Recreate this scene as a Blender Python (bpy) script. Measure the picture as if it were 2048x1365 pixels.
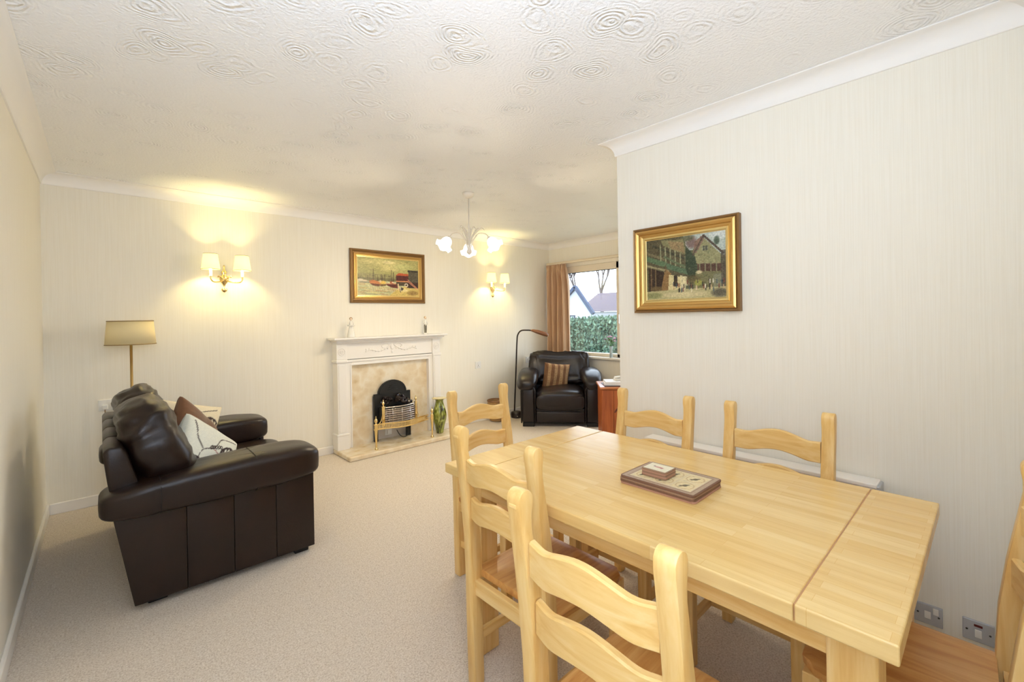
import bpy, bmesh, math, random
import numpy as np
from mathutils import Vector, Matrix, noise, Euler
random.seed(7); rng = np.random.default_rng(7)
S = bpy.context.scene
for o in list(bpy.data.objects): bpy.data.objects.remove(o, do_unlink=True)
COL = S.collection
PI = math.pi

# ------------------------------------------------------------------ camera, light, exposure
XL, XR, XW, YF, YC, YN, H = -0.295, 2.361, 4.932, 4.498, 1.573, -0.107, 2.4
yaw, pitch, roll = 0.7465, -0.0033, -0.0162
cy_, sy_ = math.cos(yaw), math.sin(yaw)
fwd = Vector((sy_*math.cos(pitch), cy_*math.cos(pitch), math.sin(pitch)))
rt = Vector((cy_, -sy_, 0)); up = rt.cross(fwd)
r2 = math.cos(roll)*rt + math.sin(roll)*up; u2 = -math.sin(roll)*rt + math.cos(roll)*up
cd = bpy.data.cameras.new('camera'); cam = bpy.data.objects.new('camera', cd); COL.objects.link(cam)
cam.matrix_world = Matrix(((r2.x, u2.x, -fwd.x, 0), (r2.y, u2.y, -fwd.y, 0), (r2.z, u2.z, -fwd.z, 1.34), (0, 0, 0, 1)))
cd.sensor_width = 36; cd.sensor_fit = 'HORIZONTAL'; cd.lens = 890.25*36/2048
cd.shift_y = -46.18/2048; cd.clip_start = 0.02; cd.clip_end = 200
S.camera = cam
vs = S.view_settings; vs.view_transform = 'Standard'; vs.look = 'None'; vs.gamma = 1.0; vs.exposure = 0.19
vs.use_curve_mapping = False

w = bpy.data.worlds.new('overcast_sky'); S.world = w; w.use_nodes = True
bg = w.node_tree.nodes['Background']; bg.inputs[0].default_value = (0.78, 0.89, 1.0, 1); bg.inputs[1].default_value = 5.0

def lamp(name, kind, loc, power, color, rot=(0, 0, 0), size=0.1, size_y=None, spread=None):
    l = bpy.data.lights.new(name, kind); l.energy = power; l.color = color
    if kind == 'AREA':
        l.shape = 'RECTANGLE'; l.size = size; l.size_y = size_y or size
        if spread: l.spread = spread
    elif kind == 'POINT': l.shadow_soft_size = size
    o = bpy.data.objects.new(name, l); COL.objects.link(o); o.location = loc; o.rotation_euler = rot
    return o
# photographer's flash bounced off the ceiling next to the camera
lamp('bounce_flash', 'AREA', (0.10, 0.03, 1.62), 26, (0.62, 0.76, 1.0), Vector((.22, .52, .82)).to_track_quat('-Z', 'Y').to_euler(), 0.35, 0.2)
# added soft fill light by the camera, lifts the low walls and carpet
lamp('front_fill', 'AREA', (-0.02, 0.02, 1.30), 7.0, (0.66, 0.79, 1.0), Vector((.55, .75, -.22)).to_track_quat('-Z', 'Y').to_euler(), 0.34, 0.24)
pt = lamp('window_portal', 'AREA', (XW+0.05, 2.97, 1.42), 1, (1, 1, 1), (0, PI/2, 0), 1.3, 2.5)
pt.data.cycles.is_portal = True

# ------------------------------------------------------------------ helpers
def lin(c):
    c = [v/255 for v in c[:3]]
    return tuple((v/12.92 if v <= 0.04045 else ((v+0.055)/1.055)**2.4) for v in c) + (1,)
def props(o, label=None, cat=None, group=None, kind=None):
    if label: o['label'] = label
    if cat: o['category'] = cat
    if group: o['group'] = group
    if kind: o['kind'] = kind
    return o
def thing(name, label, cat, loc=(0, 0, 0), rz=0, group=None):
    o = bpy.data.objects.new(name, None); COL.objects.link(o); o.empty_display_size = 0.1
    o.location = loc; o.rotation_euler = (0, 0, rz)
    return props(o, label, cat, group)
def obj(name, bm, mat=None, parent=None, smooth=False, angle=None, label=None, kind=None):
    me = bpy.data.meshes.new(name)
    if isinstance(bm, bmesh.types.BMesh):
        bmesh.ops.recalc_face_normals(bm, faces=bm.faces[:]); bm.to_mesh(me); bm.free()
    else:
        me.from_pydata(*bm)
    if smooth or angle:
        me.polygons.foreach_set('use_smooth', [True]*len(me.polygons))
        if angle: me.set_sharp_from_angle(angle=math.radians(angle))
    if mat: me.materials.append(mat)
    o = bpy.data.objects.new(name, me); COL.objects.link(o)
    if parent: o.parent = parent
    return props(o, label, None, None, kind)
def B(): return bmesh.new()
def merge(bm, t, M=None):
    if M is not None: bmesh.ops.transform(t, matrix=M, verts=t.verts[:])
    me = bpy.data.meshes.new('tmp'); t.to_mesh(me); t.free(); bm.from_mesh(me); bpy.data.meshes.remove(me)
def box(bm, x0, x1, y0, y1, z0, z1, bev=0, seg=2, M=None):
    t = B(); bmesh.ops.create_cube(t, size=1)
    for v in t.verts:
        v.co = Vector((x0+(v.co.x+.5)*(x1-x0), y0+(v.co.y+.5)*(y1-y0), z0+(v.co.z+.5)*(z1-z0)))
    if bev: bmesh.ops.bevel(t, geom=t.edges[:], offset=bev, segments=seg, profile=.5, affect='EDGES')
    merge(bm, t, M); return bm
def bx(*a, **k): return box(B(), *a, **k)
def prism(bm, pts, a, b, plane='xz', bev=0, seg=2, M=None):
    # pts outline in the plane, extruded from a to b along the third axis
    t = B()
    def P(p, q, c):
        return {'xz': (p, c, q), 'yz': (c, p, q), 'xy': (p, q, c)}[plane]
    v0 = [t.verts.new(P(p, q, a)) for p, q in pts]; v1 = [t.verts.new(P(p, q, b)) for p, q in pts]
    n = len(pts); t.faces.new(v0); t.faces.new(v1[::-1])
    for i in range(n): t.faces.new((v0[i], v1[i], v1[(i+1) % n], v0[(i+1) % n]))
    bmesh.ops.recalc_face_normals(t, faces=t.faces[:])
    if bev: 
        es = [e for e in t.edges if len(e.link_faces) == 2 and e.calc_face_angle(0) > 0.6]
        bmesh.ops.bevel(t, geom=es, offset=bev, segments=seg, profile=.5, affect='EDGES')
    merge(bm, t, M); return bm
def lathe(bm, prof, seg=16, M=None, c=(0, 0)):
    t = B(); rings = []
    for r, z in prof:
        if r < 1e-5: rings.append([t.verts.new((c[0], c[1], z))])
        else: rings.append([t.verts.new((c[0]+r*math.cos(2*PI*i/seg), c[1]+r*math.sin(2*PI*i/seg), z)) for i in range(seg)])
    for a, b in zip(rings, rings[1:]):
        for i in range(seg):
            j = (i+1) % seg
            if len(a) == 1 and len(b) == 1: continue
            if len(a) == 1: t.faces.new((a[0], b[i], b[j]))
            elif len(b) == 1: t.faces.new((a[i], b[0], a[j]))
            else: t.faces.new((a[i], b[i], b[j], a[j]))
    if len(rings[0]) > 1: t.faces.new(rings[0])
    if len(rings[-1]) > 1: t.faces.new(rings[-1][::-1])
    merge(bm, t, M); return bm
def tube(bm, pts, r, seg=8, M=None, flat=1.0):
    pts = [Vector(p) for p in pts]; n = len(pts)
    rs = r if isinstance(r, (list, tuple)) else [r]*n
    t = B(); rings = []; prev = None
    for i, p in enumerate(pts):
        d = (pts[min(i+1, n-1)]-pts[max(i-1, 0)]).normalized()
        ref = prev if prev is not None else (Vector((0, 0, 1)) if abs(d.z) < .9 else Vector((1, 0, 0)))
        s = (ref - d*ref.dot(d)).normalized(); prev = s; q = d.cross(s)
        rings.append([t.verts.new(p + rs[i]*(math.cos(2*PI*k/seg)*s*flat + math.sin(2*PI*k/seg)*q)) for k in range(seg)])
    for a, b in zip(rings, rings[1:]):
        for k in range(seg): t.faces.new((a[k], b[k], b[(k+1) % seg], a[(k+1) % seg]))
    t.faces.new(rings[0]); t.faces.new(rings[-1][::-1])
    merge(bm, t, M); return bm
def spline(pts, n=8):
    P = [Vector(p) for p in pts]; out = []
    for i in range(len(P)-1):
        a, b, c, d = P[max(i-1, 0)], P[i], P[i+1], P[min(i+2, len(P)-1)]
        for k in range(n):
            t = k/n
            out.append(.5*((2*b)+(-a+c)*t+(2*a-5*b+4*c-d)*t*t+(-a+3*b-3*c+d)*t**3))
    out.append(P[-1]); return out
def spow(v, e): return math.copysign(abs(v)**e, v)
def sball(bm, c, h, e1=.6, e2=.6, nu=32, nv=20, fn=None, M=None):
    # superellipsoid soft box; fn(p_unit, p_world)->offset scale along normal direction
    t = B(); rings = []
    for j in range(nv+1):
        ph = -PI/2 + PI*j/nv; row = []
        for i in range(nu):
            th = 2*PI*i/nu
            x = spow(math.cos(ph), e1)*spow(math.cos(th), e2); y = spow(math.cos(ph), e1)*spow(math.sin(th), e2); z = spow(math.sin(ph), e1)
            p = Vector((x, y, z)); q = Vector((c[0]+x*h[0], c[1]+y*h[1], c[2]+z*h[2]))
            if fn: q = fn(p, q)
            if j in (0, nv):
                if i == 0: row.append(t.verts.new(q))
            else: row.append(t.verts.new(q))
        rings.append(row)
    for a, b in zip(rings, rings[1:]):
        for i in range(nu):
            k = (i+1) % nu
            if len(a) == 1: t.faces.new((a[0], b[i], b[k]))
            elif len(b) == 1: t.faces.new((a[i], b[0], a[k]))
            else: t.faces.new((a[i], b[i], b[k], a[k]))
    merge(bm, t, M); return bm
def copy_tree(o, parent=None):
    c = o.copy(); COL.objects.link(c)
    if parent: c.parent = parent
    for ch in list(o.children): copy_tree(ch, c)
    return c

# ------------------------------------------------------------------ materials
def mat(name, color=(200, 200, 200), rough=.5, metal=0, spec=.5, **kw):
    m = bpy.data.materials.new(name); m.use_nodes = True
    b = m.node_tree.nodes['Principled BSDF']
    b.inputs['Base Color'].default_value = lin(color); b.inputs['Roughness'].default_value = rough
    b.inputs['Metallic'].default_value = metal; b.inputs['Specular IOR Level'].default_value = spec
    for k, v in kw.items(): b.inputs[k].default_value = v
    return m
def N(m, t, **kw):
    n = m.node_tree.nodes.new(t)
    for k, v in kw.items():
        if k in n.inputs: n.inputs[k].default_value = v
        else: setattr(n, k, v)
    return n
def L(m, a, b): m.node_tree.links.new(a, b)
def bsdf(m): return m.node_tree.nodes['Principled BSDF']
def coords(m, scale=(1, 1, 1), rot=(0, 0, 0)):
    tc = N(m, 'ShaderNodeTexCoord'); mp = N(m, 'ShaderNodeMapping')
    mp.inputs['Scale'].default_value = scale; mp.inputs['Rotation'].default_value = rot
    L(m, tc.outputs['Object'], mp.inputs['Vector']); return mp.outputs['Vector']
def noise_(m, vec, scale, detail=4, rough=.5, dist=0):
    n = N(m, 'ShaderNodeTexNoise'); n.inputs['Scale'].default_value = scale; n.inputs['Detail'].default_value = detail
    n.inputs['Roughness'].default_value = rough; n.inputs['Distortion'].default_value = dist
    L(m, vec, n.inputs['Vector']); return n.outputs['Fac']
def ramp(m, fac, stops):
    r = N(m, 'ShaderNodeValToRGB'); e = r.color_ramp.elements
    while len(e) < len(stops): e.new(.5)
    for i, (p, c) in enumerate(stops): e[i].position = p; e[i].color = lin(c)
    L(m, fac, r.inputs['Fac']); return r.outputs['Color']
def bump(m, h, strength=.3, dist=.002):
    b = N(m, 'ShaderNodeBump'); b.inputs['Strength'].default_value = strength; b.inputs['Distance'].default_value = dist
    L(m, h, b.inputs['Height']); L(m, b.outputs['Normal'], bsdf(m).inputs['Normal'])
def math_(m, op, a, b=0.0, c=None):
    n = N(m, 'ShaderNodeMath', operation=op)
    for i, v in enumerate((a, b) if c is None else (a, b, c)):
        if isinstance(v, (int, float)): n.inputs[i].default_value = v
        else: L(m, v, n.inputs[i])
    return n.outputs[0]
def wood(name, c1, c2, c3, scale, rough=.35, bs=.1):
    m = mat(name, c1, rough); v = coords(m, scale)
    f = noise_(m, v, 1.0, 6, .6, .6)
    L(m, ramp(m, f, [(.3, c2), (.5, c1), (.72, c3)]), bsdf(m).inputs['Base Color'])
    bump(m, f, bs, .001); return m
PINE = ((234, 195, 124), (222, 174, 98), (241, 209, 147))
pine_x = wood('honey_pine_x', *PINE, (3, 45, 45)); pine_y = wood('honey_pine_y', *PINE, (45, 3, 45)); pine_z = wood('honey_pine_z', *PINE, (40, 40, 3))
pine_seat = wood('honey_pine_seat', (212, 156, 88), (190, 128, 62), (226, 178, 110), (38, 3, 30), .38)
redpine = wood('red_pine', (160, 82, 36), (138, 62, 24), (178, 98, 48), (30, 30, 2.5), .4)
# staved tabletop: long narrow staves running along y
staves = mat('staved_pine_top', (232, 190, 118), .24)
v = coords(staves, (1, 1, 1), (0, 0, PI/2))
bt = N(staves, 'ShaderNodeTexBrick'); bt.offset = .37
bt.inputs['Scale'].default_value = 1.0; bt.inputs['Brick Width'].default_value = .34; bt.inputs['Row Height'].default_value = .032
bt.inputs['Mortar Size'].default_value = .0006; bt.inputs['Mortar Smooth'].default_value = .3; bt.inputs['Bias'].default_value = 0
bt.inputs['Color1'].default_value = lin((234, 203, 140)); bt.inputs['Color2'].default_value = lin((226, 188, 118)); bt.inputs['Mortar'].default_value = lin((222, 180, 110))
L(staves, v, bt.inputs['Vector'])
f2 = noise_(staves, coords(staves, (50, 3.2, 50)), 1, 5, .6, .5)
mx = N(staves, 'ShaderNodeMixRGB', blend_type='MULTIPLY'); mx.inputs[0].default_value = .4
L(staves, bt.outputs['Color'], mx.inputs[1]); L(staves, ramp(staves, f2, [(.25, (222, 200, 170)), (.6, (255, 255, 255))]), mx.inputs[2])
L(staves, mx.outputs[0], bsdf(staves).inputs['Base Color']); bump(staves, f2, .04, .001)

def wallpaper(name, c1, c2, axis):
    m = mat(name, c1, .75, spec=.25)
    sc = (230, 230, 3) ; f = noise_(m, coords(m, sc), 1, 3, .6)
    g = noise_(m, coords(m, (60, 60, 1.0)), 1, 2, .5)
    k = math_(m, 'ADD', math_(m, 'MULTIPLY', f, .85), math_(m, 'MULTIPLY', g, .15))
    L(m, ramp(m, k, [(.35, c2), (.6, c1)]), bsdf(m).inputs['Base Color']); bump(m, k, .22, .0015); return m
WP = wallpaper('cream_wallpaper', (243, 238, 225), (239, 233, 218), 'x')
white_paint = mat('white_gloss_paint', (242, 238, 232), .35)
cove_paint = mat('white_cove_paint', (246, 243, 238), .6)
# swirl plaster ceiling
ceil = mat('swirl_plaster_ceiling', (248, 248, 248), .42, spec=.7)
cv = coords(ceil); nz = N(ceil, 'ShaderNodeTexNoise'); nz.inputs['Scale'].default_value = 3.0; L(ceil, cv, nz.inputs['Vector'])
mixv = N(ceil, 'ShaderNodeMixRGB', blend_type='ADD'); mixv.inputs[0].default_value = .2; L(ceil, cv, mixv.inputs[1]); L(ceil, nz.outputs['Color'], mixv.inputs[2])
vo = N(ceil, 'ShaderNodeTexVoronoi'); vo.inputs['Scale'].default_value = 5.2; vo.inputs['Randomness'].default_value = .8; L(ceil, mixv.outputs[0], vo.inputs['Vector'])
vo.feature = 'F1'
ring = math_(ceil, 'SINE', math_(ceil, 'MULTIPLY', vo.outputs['Distance'], 75.0))
fall = math_(ceil, 'SUBTRACT', 1.0, math_(ceil, 'MULTIPLY', vo.outputs['Distance'], 1.7))
fall = math_(ceil, 'MAXIMUM', fall, 0.08)
fn_ = noise_(ceil, cv, 38, 3, .6)
hh = math_(ceil, 'ADD', math_(ceil, 'MULTIPLY', math_(ceil, 'MULTIPLY', ring, fall), math_(ceil, 'MAXIMUM', math_(ceil, 'MULTIPLY', math_(ceil, 'SUBTRACT', fn_, .34), 3.0), 0.0)), math_(ceil, 'MULTIPLY', noise_(ceil, cv, 90, 3), .6))
bump(ceil, hh, .62, .011)
# carpet
carpet = mat('beige_loop_carpet', (210, 196, 178), 1.0, spec=.1)
cv = coords(carpet); f = noise_(carpet, cv, 150, 4, .75); g = noise_(carpet, cv, 45, 3, .6)
k = math_(carpet, 'ADD', math_(carpet, 'MULTIPLY', f, .86), math_(carpet, 'MULTIPLY', g, .14))
L(carpet, ramp(carpet, k, [(.34, (184, 167, 149)), (.5, (222, 210, 195)), (.66, (243, 235, 224))]), bsdf(carpet).inputs['Base Color']); bump(carpet, k, .8, .006)
def leather(name, c1, c2, rough):
    m = mat(name, c1, rough, spec=.4); cv = coords(m)
    f = noise_(m, cv, 7, 5, .6); L(m, ramp(m, f, [(.3, c2), (.7, c1)]), bsdf(m).inputs['Base Color'])
    v = N(m, 'ShaderNodeTexVoronoi'); v.inputs['Scale'].default_value = 320; L(m, cv, v.inputs['Vector'])
    h = math_(m, 'ADD', math_(m, 'MULTIPLY', v.outputs['Distance'], .35), math_(m, 'MULTIPLY', noise_(m, cv, 22, 4, .6, .5), 1.6)); bump(m, h, .16, .004); return m
leath = leather('dark_brown_leather', (40, 25, 18), (28, 17, 13), .34)
leath2 = leather('espresso_leather', (33, 24, 24), (24, 18, 19), .30)
seam_m = mat('leather_seam', (22, 14, 12), .6)
black_plastic = mat('black_plastic', (22, 20, 20), .4)
brass = mat('polished_brass', (240, 214, 152), .2, 1.0)
chrome = mat('chrome', (215, 212, 210), .18, 1.0)
black_iron = mat('black_cast_iron', (16, 17, 18), .5)
marble = mat('beige_marble', (226, 206, 170), .2)
cv = coords(marble); v = N(marble, 'ShaderNodeTexVoronoi'); v.inputs['Scale'].default_value = 9; 
nn = N(marble, 'ShaderNodeTexNoise'); nn.inputs['Scale'].default_value = 7; nn.inputs['Detail'].default_value = 5; L(marble, cv, nn.inputs['Vector'])
ma = N(marble, 'ShaderNodeMixRGB', blend_type='ADD'); ma.inputs[0].default_value = .25; L(marble, cv, ma.inputs[1]); L(marble, nn.outputs['Color'], ma.inputs[2]); L(marble, ma.outputs[0], v.inputs['Vector'])
kk = math_(marble, 'ADD', math_(marble, 'MULTIPLY', nn.outputs['Fac'], .55), math_(marble, 'MULTIPLY', v.outputs['Distance'], .6))
L(marble, ramp(marble, kk, [(.25, (208, 182, 140)), (.42, (222, 203, 170)), (.6, (228, 212, 182)), (.8, (236, 226, 206))]), bsdf(marble).inputs['Base Color'])
plastic = mat('white_plastic', (236, 234, 228), .35)
grey_plate = mat('silver_grey_plate', (188, 190, 194), .35, .2)
red_m = mat('dark_red_neon', (90, 14, 16), .3)
dark_m = mat('dark_screw', (60, 56, 52), .5)
def emis(name, color, strength, base=(255, 250, 235)):
    m = mat(name, base, .5); b = bsdf(m); b.inputs['Emission Color'].default_value = lin(color); b.inputs['Emission Strength'].default_value = strength; return m
shade_lit = emis('lit_fabric_shade', (255, 240, 150), .95, (255, 245, 205))
shade_off = mat('cream_fabric_shade', (232, 214, 166), .9)
bsdf(shade_off).inputs['Transmission Weight'].default_value = 0
tulip = emis('lit_frosted_glass', (255, 250, 240), 1.1)
bulb_m = emis('warm_bulb', (255, 236, 190), 6)
trim_m = mat('gold_braid', (150, 122, 74), .7)
gold = mat('gilt_frame', (206, 166, 98), .36, .75); gold2 = mat('dark_gilt_frame', (140, 106, 64), .45, .5); gold3 = mat('pale_gilt', (232, 206, 140), .32, .7)
def vcol(name, rough=.6, attr='Col'):
    m = mat(name, (255, 255, 255), rough); a = N(m, 'ShaderNodeVertexColor'); a.layer_name = attr
    L(m, a.outputs['Color'], bsdf(m).inputs['Base Color']); return m
paint_m = vcol('oil_paint', .4); print_m = vcol('printed_fabric', .85); card_m = vcol('printed_card', .5)

# ------------------------------------------------------------------ room shell
def st(name, bm, m, **k): return obj(name, bm, m, kind='structure', **k)
st('floor', bx(XL-.15, XW+.15, YN-.15, YF+.15, -.1, 0), carpet)
st('ceiling', bx(XL-.15, XW+.15, YN-.15, YF+.15, H, H+.1), ceil)
st('wall_left', bx(XL-.15, XL, YN-.15, YF+.15, 0, H), WP)
st('wall_back', bx(XL, XW+.15, YF, YF+.15, 0, H), WP)
st('wall_front', bx(XL, XR+.12, YN-.15, YN, 0, H), WP)
st('wall_right', bx(XR, XR+.12, YN, YC, 0, H), WP)
st('wall_return', bx(XR+.12, XW+.15, YC-.12, YC, 0, H), WP)
# window wall with opening
WY0, WY1, WZ0, WZ1 = 1.75, 4.26, .78, 2.04
b_ = B()
box(b_, XW, XW+.15, YC, YF, 0, WZ0); box(b_, XW, XW+.15, YC, YF, WZ1, H)
box(b_, XW, XW+.15, YC, WY0, WZ0, WZ1); box(b_, XW, XW+.15, WY1, YF, WZ0, WZ1)
st('wall_window', b_, WP)
# coves: quarter concave profile
def cove(name, p0, p1, nrm, ext0=0, ext1=0):
    # p0->p1 line along wall at ceiling; nrm into the room; ext: +1 outer mitre, -1 inner mitre
    c = .082; prof = [(0, -c), (.008, -c), (.010, -c+.004)]
    for i in range(9):
        a = PI/2*i/8
        prof.append((.010+(c-.018)*(1-math.cos(a)), -c+.004+(c-.012)*math.sin(a)))
    prof += [(c-.004, -.006), (c, -.005), (c, 0), (0, 0)]
    p0 = Vector(p0); p1 = Vector(p1); n = Vector(nrm); d = (p1-p0).normalized(); t = B(); A = []; Z = []
    for q, z in prof:
        A.append(t.verts.new(Vector((p0.x, p0.y, H+z-.0005)) + n.to_3d()*q + d.to_3d()*(-ext0*q)))
        Z.append(t.verts.new(Vector((p1.x, p1.y, H+z-.0005)) + n.to_3d()*q + d.to_3d()*(ext1*q)))
    k = len(prof)
    for i in range(k): t.faces.new((A[i], Z[i], Z[(i+1) % k], A[(i+1) % k]))
    t.faces.new(A); t.faces.new(Z[::-1])
    st(name, t, cove_paint, angle=35)
cove('trim_1', (XL, YN), (XL, YF), (1, 0), -1, -1)
cove('trim_2', (XL, YF), (XW, YF), (0, -1), -1, -1)
cove('trim_3', (XW, YC), (XW, YF), (-1, 0), -1, -1)
cove('trim_4', (XR, YN), (XR, YC), (-1, 0), -1, 1)
cove('trim_5', (XR, YC), (XW, YC), (0, 1), 1, -1)
cove('trim_6', (XL, YN), (XR, YN), (0, 1), -1, -1)
def skirt(name, x0, x1, y0, y1): st(name, bx(x0, x1, y0, y1, 0, .077, bev=.004, seg=1), white_paint)
skirt('baseboard_left', XL, XL+.016, YN, YF)
skirt('baseboard_back', XL+.016, 1.69, YF-.016, YF)
skirt('baseboard_back', 2.912, XW-.016, YF-.016, YF)
skirt('baseboard_window', XW-.016, XW, YC, YF)
skirt('baseboard_right', XR-.016, XR, YN, YC)
skirt('baseboard_return', XR-.016, XW-.016, YC, YC+.016)

# window: frame, three panes, sill
wn = st('window_1', (lambda b: ((box(b, XW+.03, XW+.10, WY0, WY1, WZ0, WZ0+.045, bev=.004), box(b, XW+.03, XW+.10, WY0, WY1, WZ1-.09, WZ1, bev=.004),
     box(b, XW+.03, XW+.10, WY0, WY0+.05, WZ0, WZ1), box(b, XW+.03, XW+.10, WY1-.05, WY1, WZ0, WZ1),
     box(b, XW+.03, XW+.10, 3.255, 3.345, WZ0, WZ1, bev=.004), box(b, XW+.03, XW+.10, 2.45, 2.53, WZ0, WZ1, bev=.004)), b)[-1])(B()), mat('cream_window_frame', (232, 220, 200), .4))
glass = bpy.data.materials.new('window_glass'); glass.use_nodes = True
nt = glass.node_tree; nt.nodes.remove(nt.nodes['Principled BSDF']); o_ = nt.nodes['Material Output']
tr = nt.nodes.new('ShaderNodeBsdfTransparent'); gl = nt.nodes.new('ShaderNodeBsdfGlossy'); ms = nt.nodes.new('ShaderNodeMixShader')
tr.inputs[0].default_value = (.97, .985, 1, 1); gl.inputs['Roughness'].default_value = .03; ms.inputs[0].default_value = .07
nt.links.new(tr.outputs[0], ms.inputs[1]); nt.links.new(gl.outputs[0], ms.inputs[2]); nt.links.new(ms.outputs[0], o_.inputs['Surface'])
for y0, y1 in ((3.345, WY1-.05), (2.53, 3.255), (WY0+.05, 2.45)):
    obj('pane', bx(XW+.06, XW+.066, y0, y1, WZ0+.045, WZ1-.09), glass, wn)
obj('glazing_gasket', bx(XW+.045, XW+.058, 3.345, WY1-.05, WZ1-.098, WZ1-.09), black_plastic, wn)
obj('window_handle', (lambda b: ((box(b, XW+.012, XW+.03, 3.285, 3.31, 1.30, 1.36, bev=.004), box(b, XW-.004, XW+.012, 3.288, 3.306, 1.22, 1.345, bev=.005)), b)[-1])(B()), chrome, wn)
obj('window_sill', bx(XW-.06, XW+.03, WY0-.05, 4.30, WZ0-.03, WZ0, bev=.006), white_paint, wn)
# curtain track / pelmet board
pv = thing('curtain_rail', 'cream curtain track board above the window', 'curtain rail', (XW-.05, 3.2, 2.09))
obj('track_board', bx(-.03, .048, -1.4, 1.27, -.005, .022, bev=.003), mat('cream_track', (228, 208, 176), .4), pv)
obj('track', bx(-.045, -.03, -1.4, 1.27, -.012, .012, bev=.003), mat('white_track', (236, 222, 196), .4), pv)
# curtain
cm = mat('tan_curtain_fabric', (196, 160, 128), .85, spec=.2); f = noise_(cm, coords(cm, (60, 60, 3)), 1, 3); L(cm, ramp(cm, f, [(.3, (184, 146, 112)), (.7, (208, 174, 142))]), bsdf(cm).inputs['Base Color'])
bsdf(cm).inputs['Sheen Weight'].default_value = .3
bm = B(); n1, n2 = 150, 30; z0, z1 = .35, 2.076; rows = []
for j in range(n2+1):
    tz = j/n2; z = z0+(z1-z0)*tz; row = []
    for i in range(n1+1):
        s = i/n1; wdt = .435-.05*math.exp(-((tz-1)/.12)**2) - .02*math.sin(tz*3)
        y = 4.46 - s*wdt
        hd = math.exp(-((1-tz)/.05)**2)
        a = .050*math.sin(s*2*PI*4.6+.7*math.sin(tz*2+s*4))*(1-.75*hd) + .008*math.sin(s*2*PI*14)*(.3+hd)+.006*math.sin(s*37+tz*5)
        row.append(bm.verts.new((XW-.11+a, y, z)))
    rows.append(row)
for a, b in zip(rows, rows[1:]):
    for i in range(n1): bm.faces.new((a[i], a[i+1], b[i+1], b[i]))
cu = obj('curtain', bm, cm, smooth=True); props(cu, 'tan pleated curtain hanging at the left of the window', 'curtain')
sm = cu.modifiers.new('thick', 'SOLIDIFY'); sm.thickness = .003

# ------------------------------------------------------------------ outside
def out_mat(n, c, r=.9): return mat(n, c, r, spec=.1)
grass = out_mat('lawn', (124, 124, 104))
st('trim_7', bx(XW+.16, 60, -20, 60, -.75, -.7), grass)
bpy.data.objects['trim_7'].name = 'ground'; 
hm = mat('hedge_leaf', (96, 132, 100), .8); f = noise_(hm, coords(hm), 14, 4); L(hm, ramp(hm, f, [(.35, (54, 80, 70)), (.65, (112, 140, 112))]), bsdf(hm).inputs['Base Color'])
def hedge(label, x, y0, y1, z0, z1, th, seed, n):
    V = []; F = []; r = random.Random(seed)
    for i in range(n):
        fx = r.random()
        if fx < .75: c = Vector((x-th/2+r.gauss(0, .05), r.uniform(y0, y1), r.uniform(z0, z1)))
        else: c = Vector((x+r.uniform(-th/2, th/2), r.uniform(y0, y1), z1+r.gauss(0, .05)))
        e = Euler((r.uniform(0, 6), r.uniform(0, 6), r.uniform(0, 6))).to_matrix(); s = r.uniform(.04, .08)
        k = len(V); V += [tuple(c+e@Vector(p)*s) for p in ((-1, 0, 0), (0, -.5, 0), (1, 0, 0), (0, .5, 0))]; F.append((k, k+1, k+2, k+3))
    t = thing('hedge', label, 'hedge', (0, 0, 0))
    lf = obj('leaves', (V, [], F), hm, t, kind='stuff')
    obj('hedge_core', bx(x-th/2+.06, x+th/2, y0+.05, y1-.05, z0-.1, z1-.08), out_mat('hedge_core', (52, 74, 56)), t)
hedge('clipped green hedge seen through the window, right part', 10.5, 6.2, 8.2, -.65, 1.17, .7, 1, 9000)
hedge('clipped green hedge seen through the window, left part', 10.9, 8.65, 10.4, -.65, 1.12, .7, 2, 9000)
# bungalow with white gable
bw = out_mat('white_render', (176, 180, 188)); rt_ = mat('grey_brown_tiles', (122, 112, 120), .8); brg = out_mat('blue_grey_bargeboard', (74, 84, 104))
hs = thing('house', 'white gabled bungalow with tiled roof beyond the hedge', 'house', (20, 16, -.7))
# gable wall faces -x; apex at y=16.2
g = B(); prism(g, [(-.75, -.1), (.95+.9, -.1), (1.85, 2.15), (.2, 3.55), (-.85, 2.15)], 0, .2, 'yz'); obj('gable_wall', g, bw, hs)
for a, b in (((.2, 3.68), (-1.05, 2.12)), ((.2, 3.68), (2.0, 2.12))):
    d = Vector((b[0]-a[0], b[1]-a[1])).normalized(); n = Vector((-d.y, d.x))*.09
    obj('bargeboard', prism(B(), [(a[0]-n.x, a[1]-n.y), (b[0]-n.x, b[1]-n.y), (b[0]+n.x, b[1]+n.y), (a[0]+n.x, a[1]+n.y)], -.15, .03, 'yz'), brg, hs)
wf = obj('gable_window', (lambda b: ((box(b, -.05, .03, .28, .34, 1.35, 2.05), box(b, -.05, .03, .34, 1.06, 1.98, 2.05), box(b, -.05, .03, .6, .65, 1.35, 2.05), box(b, -.05, .03, .82, .87, 1.35, 2.05), box(b, -.05, .03, 1.06, 1.12, 1.35, 2.05)), b)[-1])(B()), out_mat('dark_window_frame', (78, 82, 92)), hs)
obj('pane', bx(-.03, .0, .34, 1.06, 1.35, 1.98), mat('far_glass', (170, 186, 200), .1), wf)
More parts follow.
